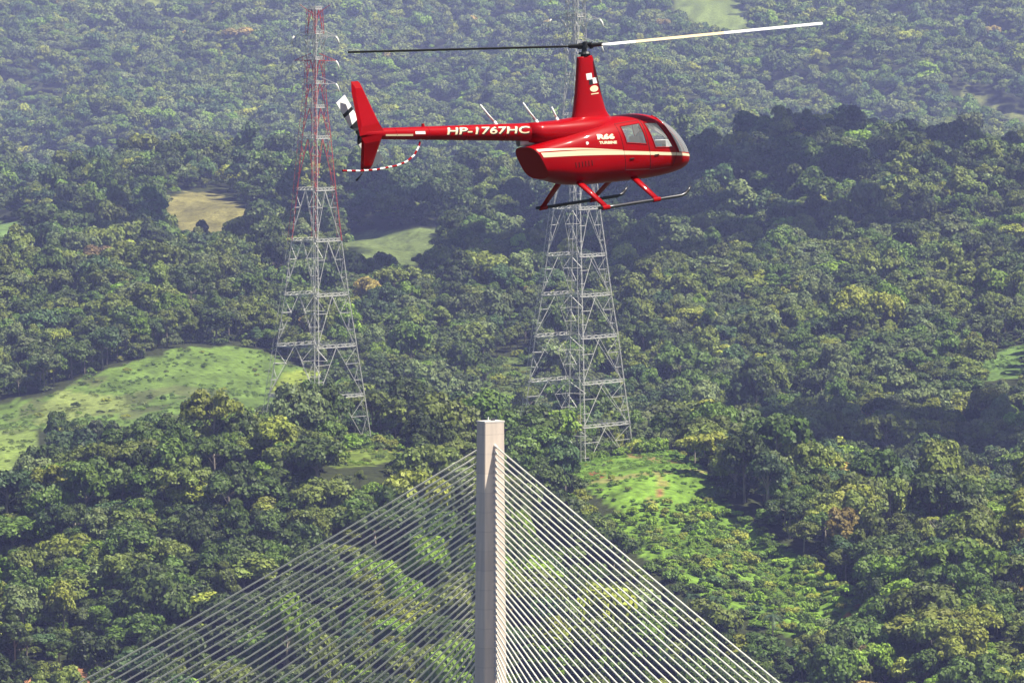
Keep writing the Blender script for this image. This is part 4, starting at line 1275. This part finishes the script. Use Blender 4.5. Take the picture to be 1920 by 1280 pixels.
b = MB(); b.bar((-4.27, 0, boom_c(-4.27) + .10), (-4.27, 0, boom_c(-4.27) + .20), .045, .03, 10); b.build('beacon', m_red, heli)
for (xb, xt, dz) in ((-2.46, -2.80, .45), (-1.42, -1.73, .46), (-.90, -1.02, .30)):
    zb_ = boom_c(xb) + boom_r(xb) - .01 if xb < -1.3 else 1.84
    b = MB(); b.bar((xb, 0, zb_ - .03), (xb - .03, 0, zb_ + .07), .055, .03, 8); b.tube([(xb - .02, 0, zb_ + .05), ((xb + xt) / 2, 0, zb_ + dz * .5), (xt, 0, zb_ + dz)], [.022, .02, .018], 6)
    b.build('antenna', m_bwhite, heli, True)
b = MB(); b.tube([(-1.5, .06, 1.42), (-1.72, .06, 1.50), (-1.92, .06, 1.50)], [.07, .075, .08], 10, 0, False); b.build('exhaust_pipe', m_trim, heli, True)
# landing gear
for s_ in (-1, 1):
    b = MB(); y = s_ * 1.13
    pts = [(-.90, y, .015), (-.5, y, 0), (.4, y, 0), (1.22, y, .0), (1.34, y, .03), (1.42, y, .09), (1.49, y, .16)]
    b.tube(pts, [.030, .034, .034, .034, .034, .032, .028], 9); b.build('skid', m_skid, heli, True)
    for (xa, xf, za) in ((.60, .58, .47), (-.78, -.72, .53)):
        b = MB(); p0 = Vector((xa, s_ * .36, za)); p1 = Vector((xf, s_ * 1.12, .03))
        d = (p1 - p0).normalized(); e_ = Vector((1, 0, 0)); nn_ = d.cross(e_).normalized()
        v = []
        for q, sc in ((p0, 1.0), (p1, .8)):
            for k in range(12):
                a_ = 2 * math.pi * k / 12; v.append(q + e_ * (.085 * sc * math.cos(a_)) + nn_ * (.038 * sc * math.sin(a_)))
        b.add(v, [(k, (k + 1) % 12, 12 + (k + 1) % 12, 12 + k) for k in range(12)] + [tuple(range(12, 24))])
        b.build('skid_strut', m_red, heli, True)
        b = MB(); b.bar((xf - .09, y, 0.0), (xf + .09, y, 0.0), .05, n=8); b.build('skid_clamp', m_red, heli)
# cabin
b = MB(); v = []
for x in np.linspace(-.05, 1.75, 19):
    y = max(.05, hull_y(x, .56) - .06); v += [(x, -y, .56), (x, y, .56)]
b.add(v, [(2 * i, 2 * i + 2, 2 * i + 3, 2 * i + 1) for i in range(18)]); b.build('cabin_floor', m_trim, heli)
b = MB(); b.box((1.62, -.12, .56), (1.80, .12, .98)); b.box((1.60, -.26, .98), (1.76, .26, 1.12)); b.build('instrument_console', m_trim, heli)
b = MB(); v = []
for z in np.linspace(.56, 1.60, 12):
    y = hull_y(0, z) - .05; v += [(0, -y, z), (0, y, z)]
b.add(v, [(2 * i, 2 * i + 2, 2 * i + 3, 2 * i + 1) for i in range(11)]); b.build('rear_bulkhead', m_trim, heli)
# door gaps, cowl louvres, fuel cap
m_gap = mat('door_gap', (.05, .002, .004), .7)
for s_ in (-1, 1):
    for dk in ('front_door', 'rear_door'):
        pl = REG[dk]; pts = []
        for i in range(len(pl)):
            (x0, z0), (x1, z1) = pl[i], pl[(i + 1) % len(pl)]
            for q in np.linspace(0, 1, 12)[:-1]:
                x = x0 + (x1 - x0) * q; z = z0 + (z1 - z0) * q
                pts.append((x, s_ * (hull_y(x, z) + .001), z))
        b = MB(); b.tube(pts + [pts[0]], .006, 4); b.build('door_seam', m_gap, heli)
    for k in range(6):
        x = -.95 + k * .075; b = MB(); pts = []
        for z in np.linspace(1.02, 1.13, 4): pts.append((shear(x, z), s_ * (hull_y(x, z) + .002), z - .16))
        b.tube(pts, .012, 4); b.build('cowl_louvre', m_gap, heli)
    zf = 1.33; b = MB(); b.bar((-.62, s_ * (hull_y(-.62, zf) - .01), zf), (-.62, s_ * (hull_y(-.62, zf) + .008), zf), .035, n=12); b.build('fuel_cap', m_bwhite, heli)
for (xs_, ys_) in ((.98, .29), (.98, -.29), (.22, .29), (.22, -.29)):
    b = MB(); b.box((xs_ - .10, ys_ - .22, .562), (xs_ + .38, ys_ + .22, .80)); se = b.build('seat', m_grey, heli)
    b = MB(); b.add([(xs_ - .10, ys_ - .21, .80), (xs_ + .02, ys_ - .21, .80), (xs_ + .02, ys_ + .21, .80), (xs_ - .10, ys_ + .21, .80), (xs_ - .20, ys_ - .18, 1.30), (xs_ - .12, ys_ - .18, 1.30), (xs_ - .12, ys_ + .18, 1.30), (xs_ - .20, ys_ + .18, 1.30)],
          [(0, 3, 2, 1), (4, 5, 6, 7), (0, 1, 5, 4), (1, 2, 6, 5), (2, 3, 7, 6), (3, 0, 4, 7)]); b.build('backrest', m_grey, se)

# people in the cabin: one continuous skinned body each, clothes and headset as children
def person(label, hip, shirt, trousers, skin, hair):
    e = empty('person'); e.matrix_world = HM @ Matrix.Translation(hip)
    tag(e, label, 'person')
    J = [(0, 0, 0), (-.02, 0, .22), (-.05, 0, .40), (-.05, 0, .52), (-.03, 0, .60), (-.02, 0, .70),            # 0-5 pelvis..head
         (-.05, .17, .43), (.08, .22, .22), (.30, .16, .17), (.39, .14, .16), (-.05, -.17, .43), (.08, -.22, .22), (.30, -.16, .17), (.39, -.14, .16),   # arms
         (.02, .09, 0), (.40, .12, .06), (.50, .12, -.28), (.60, .12, -.31), (.02, -.09, 0), (.40, -.12, .06), (.50, -.12, -.28), (.60, -.12, -.31)]
    E_ = [(0, 1), (1, 2), (2, 3), (3, 4), (4, 5), (2, 6), (6, 7), (7, 8), (8, 9), (2, 10), (10, 11), (11, 12), (12, 13), (0, 14), (14, 15), (15, 16), (16, 17), (0, 18), (18, 19), (19, 20), (20, 21)]
    Rr = [.15, .15, .15, .06, .10, .09] + [.075, .05, .037, .035] * 2 + [.09, .07, .05, .04] * 2
    me = bpy.data.meshes.new('body'); me.from_pydata(J, E_, [])
    o = bpy.data.objects.new('body', me); COL.objects.link(o)
    md = o.modifiers.new('skin', 'SKIN'); o.modifiers.new('sub', 'SUBSURF').levels = 2
    for i, r_ in enumerate(Rr): me.skin_vertices[0].data[i].radius = (r_, r_)
    me.skin_vertices[0].data[0].use_root = True
    bpy.context.view_layer.update()
    m2 = bpy.data.meshes.new_from_object(o.evaluated_get(bpy.context.evaluated_depsgraph_get()))
    bpy.data.objects.remove(o)
    m2.materials.clear()
    for m in (skin, shirt, trousers, hair): m2.materials.append(m)
    for p_ in m2.polygons:
        c = p_.center
        p_.use_smooth = True
        p_.material_index = 2 if c.z < .07 else (1 if (c.z < .50 and c.x < .28) else (3 if c.z > .66 or (c.z > .58 and c.x < -.06) else 0))
    bo = bpy.data.objects.new('body', m2); COL.objects.link(bo); bo.parent = e
    b = MB(); b.tube([(-.02, .115, .62), (-.03, .11, .72), (-.03, .06, .785), (-.03, -.06, .785), (-.03, -.11, .72), (-.02, -.115, .62)], .016, 6)
    for s_ in (1, -1): b.bar((-.02, s_ * .095, .61), (-.02, s_ * .135, .61), .045, n=10)
    b.build('headset', m_hs, e)
sk = mat('skin', (.42, .24, .16), .6); hr = mat('dark_hair', (.02, .016, .013), .7)
wsh = mat('white_shirt', (.78, .76, .74), .8); bsh = mat('blue_shirt', (.32, .40, .52), .8); trs = mat('dark_trousers', (.03, .03, .04), .8)
person('passenger in a white shirt and headset on the rear seat of the helicopter', (.30, -.29, .86), wsh, trs, sk, hr)
person('pilot in a pale blue shirt and headset at the helicopter controls', (1.06, -.29, .86), bsh, trs, sk, hr)
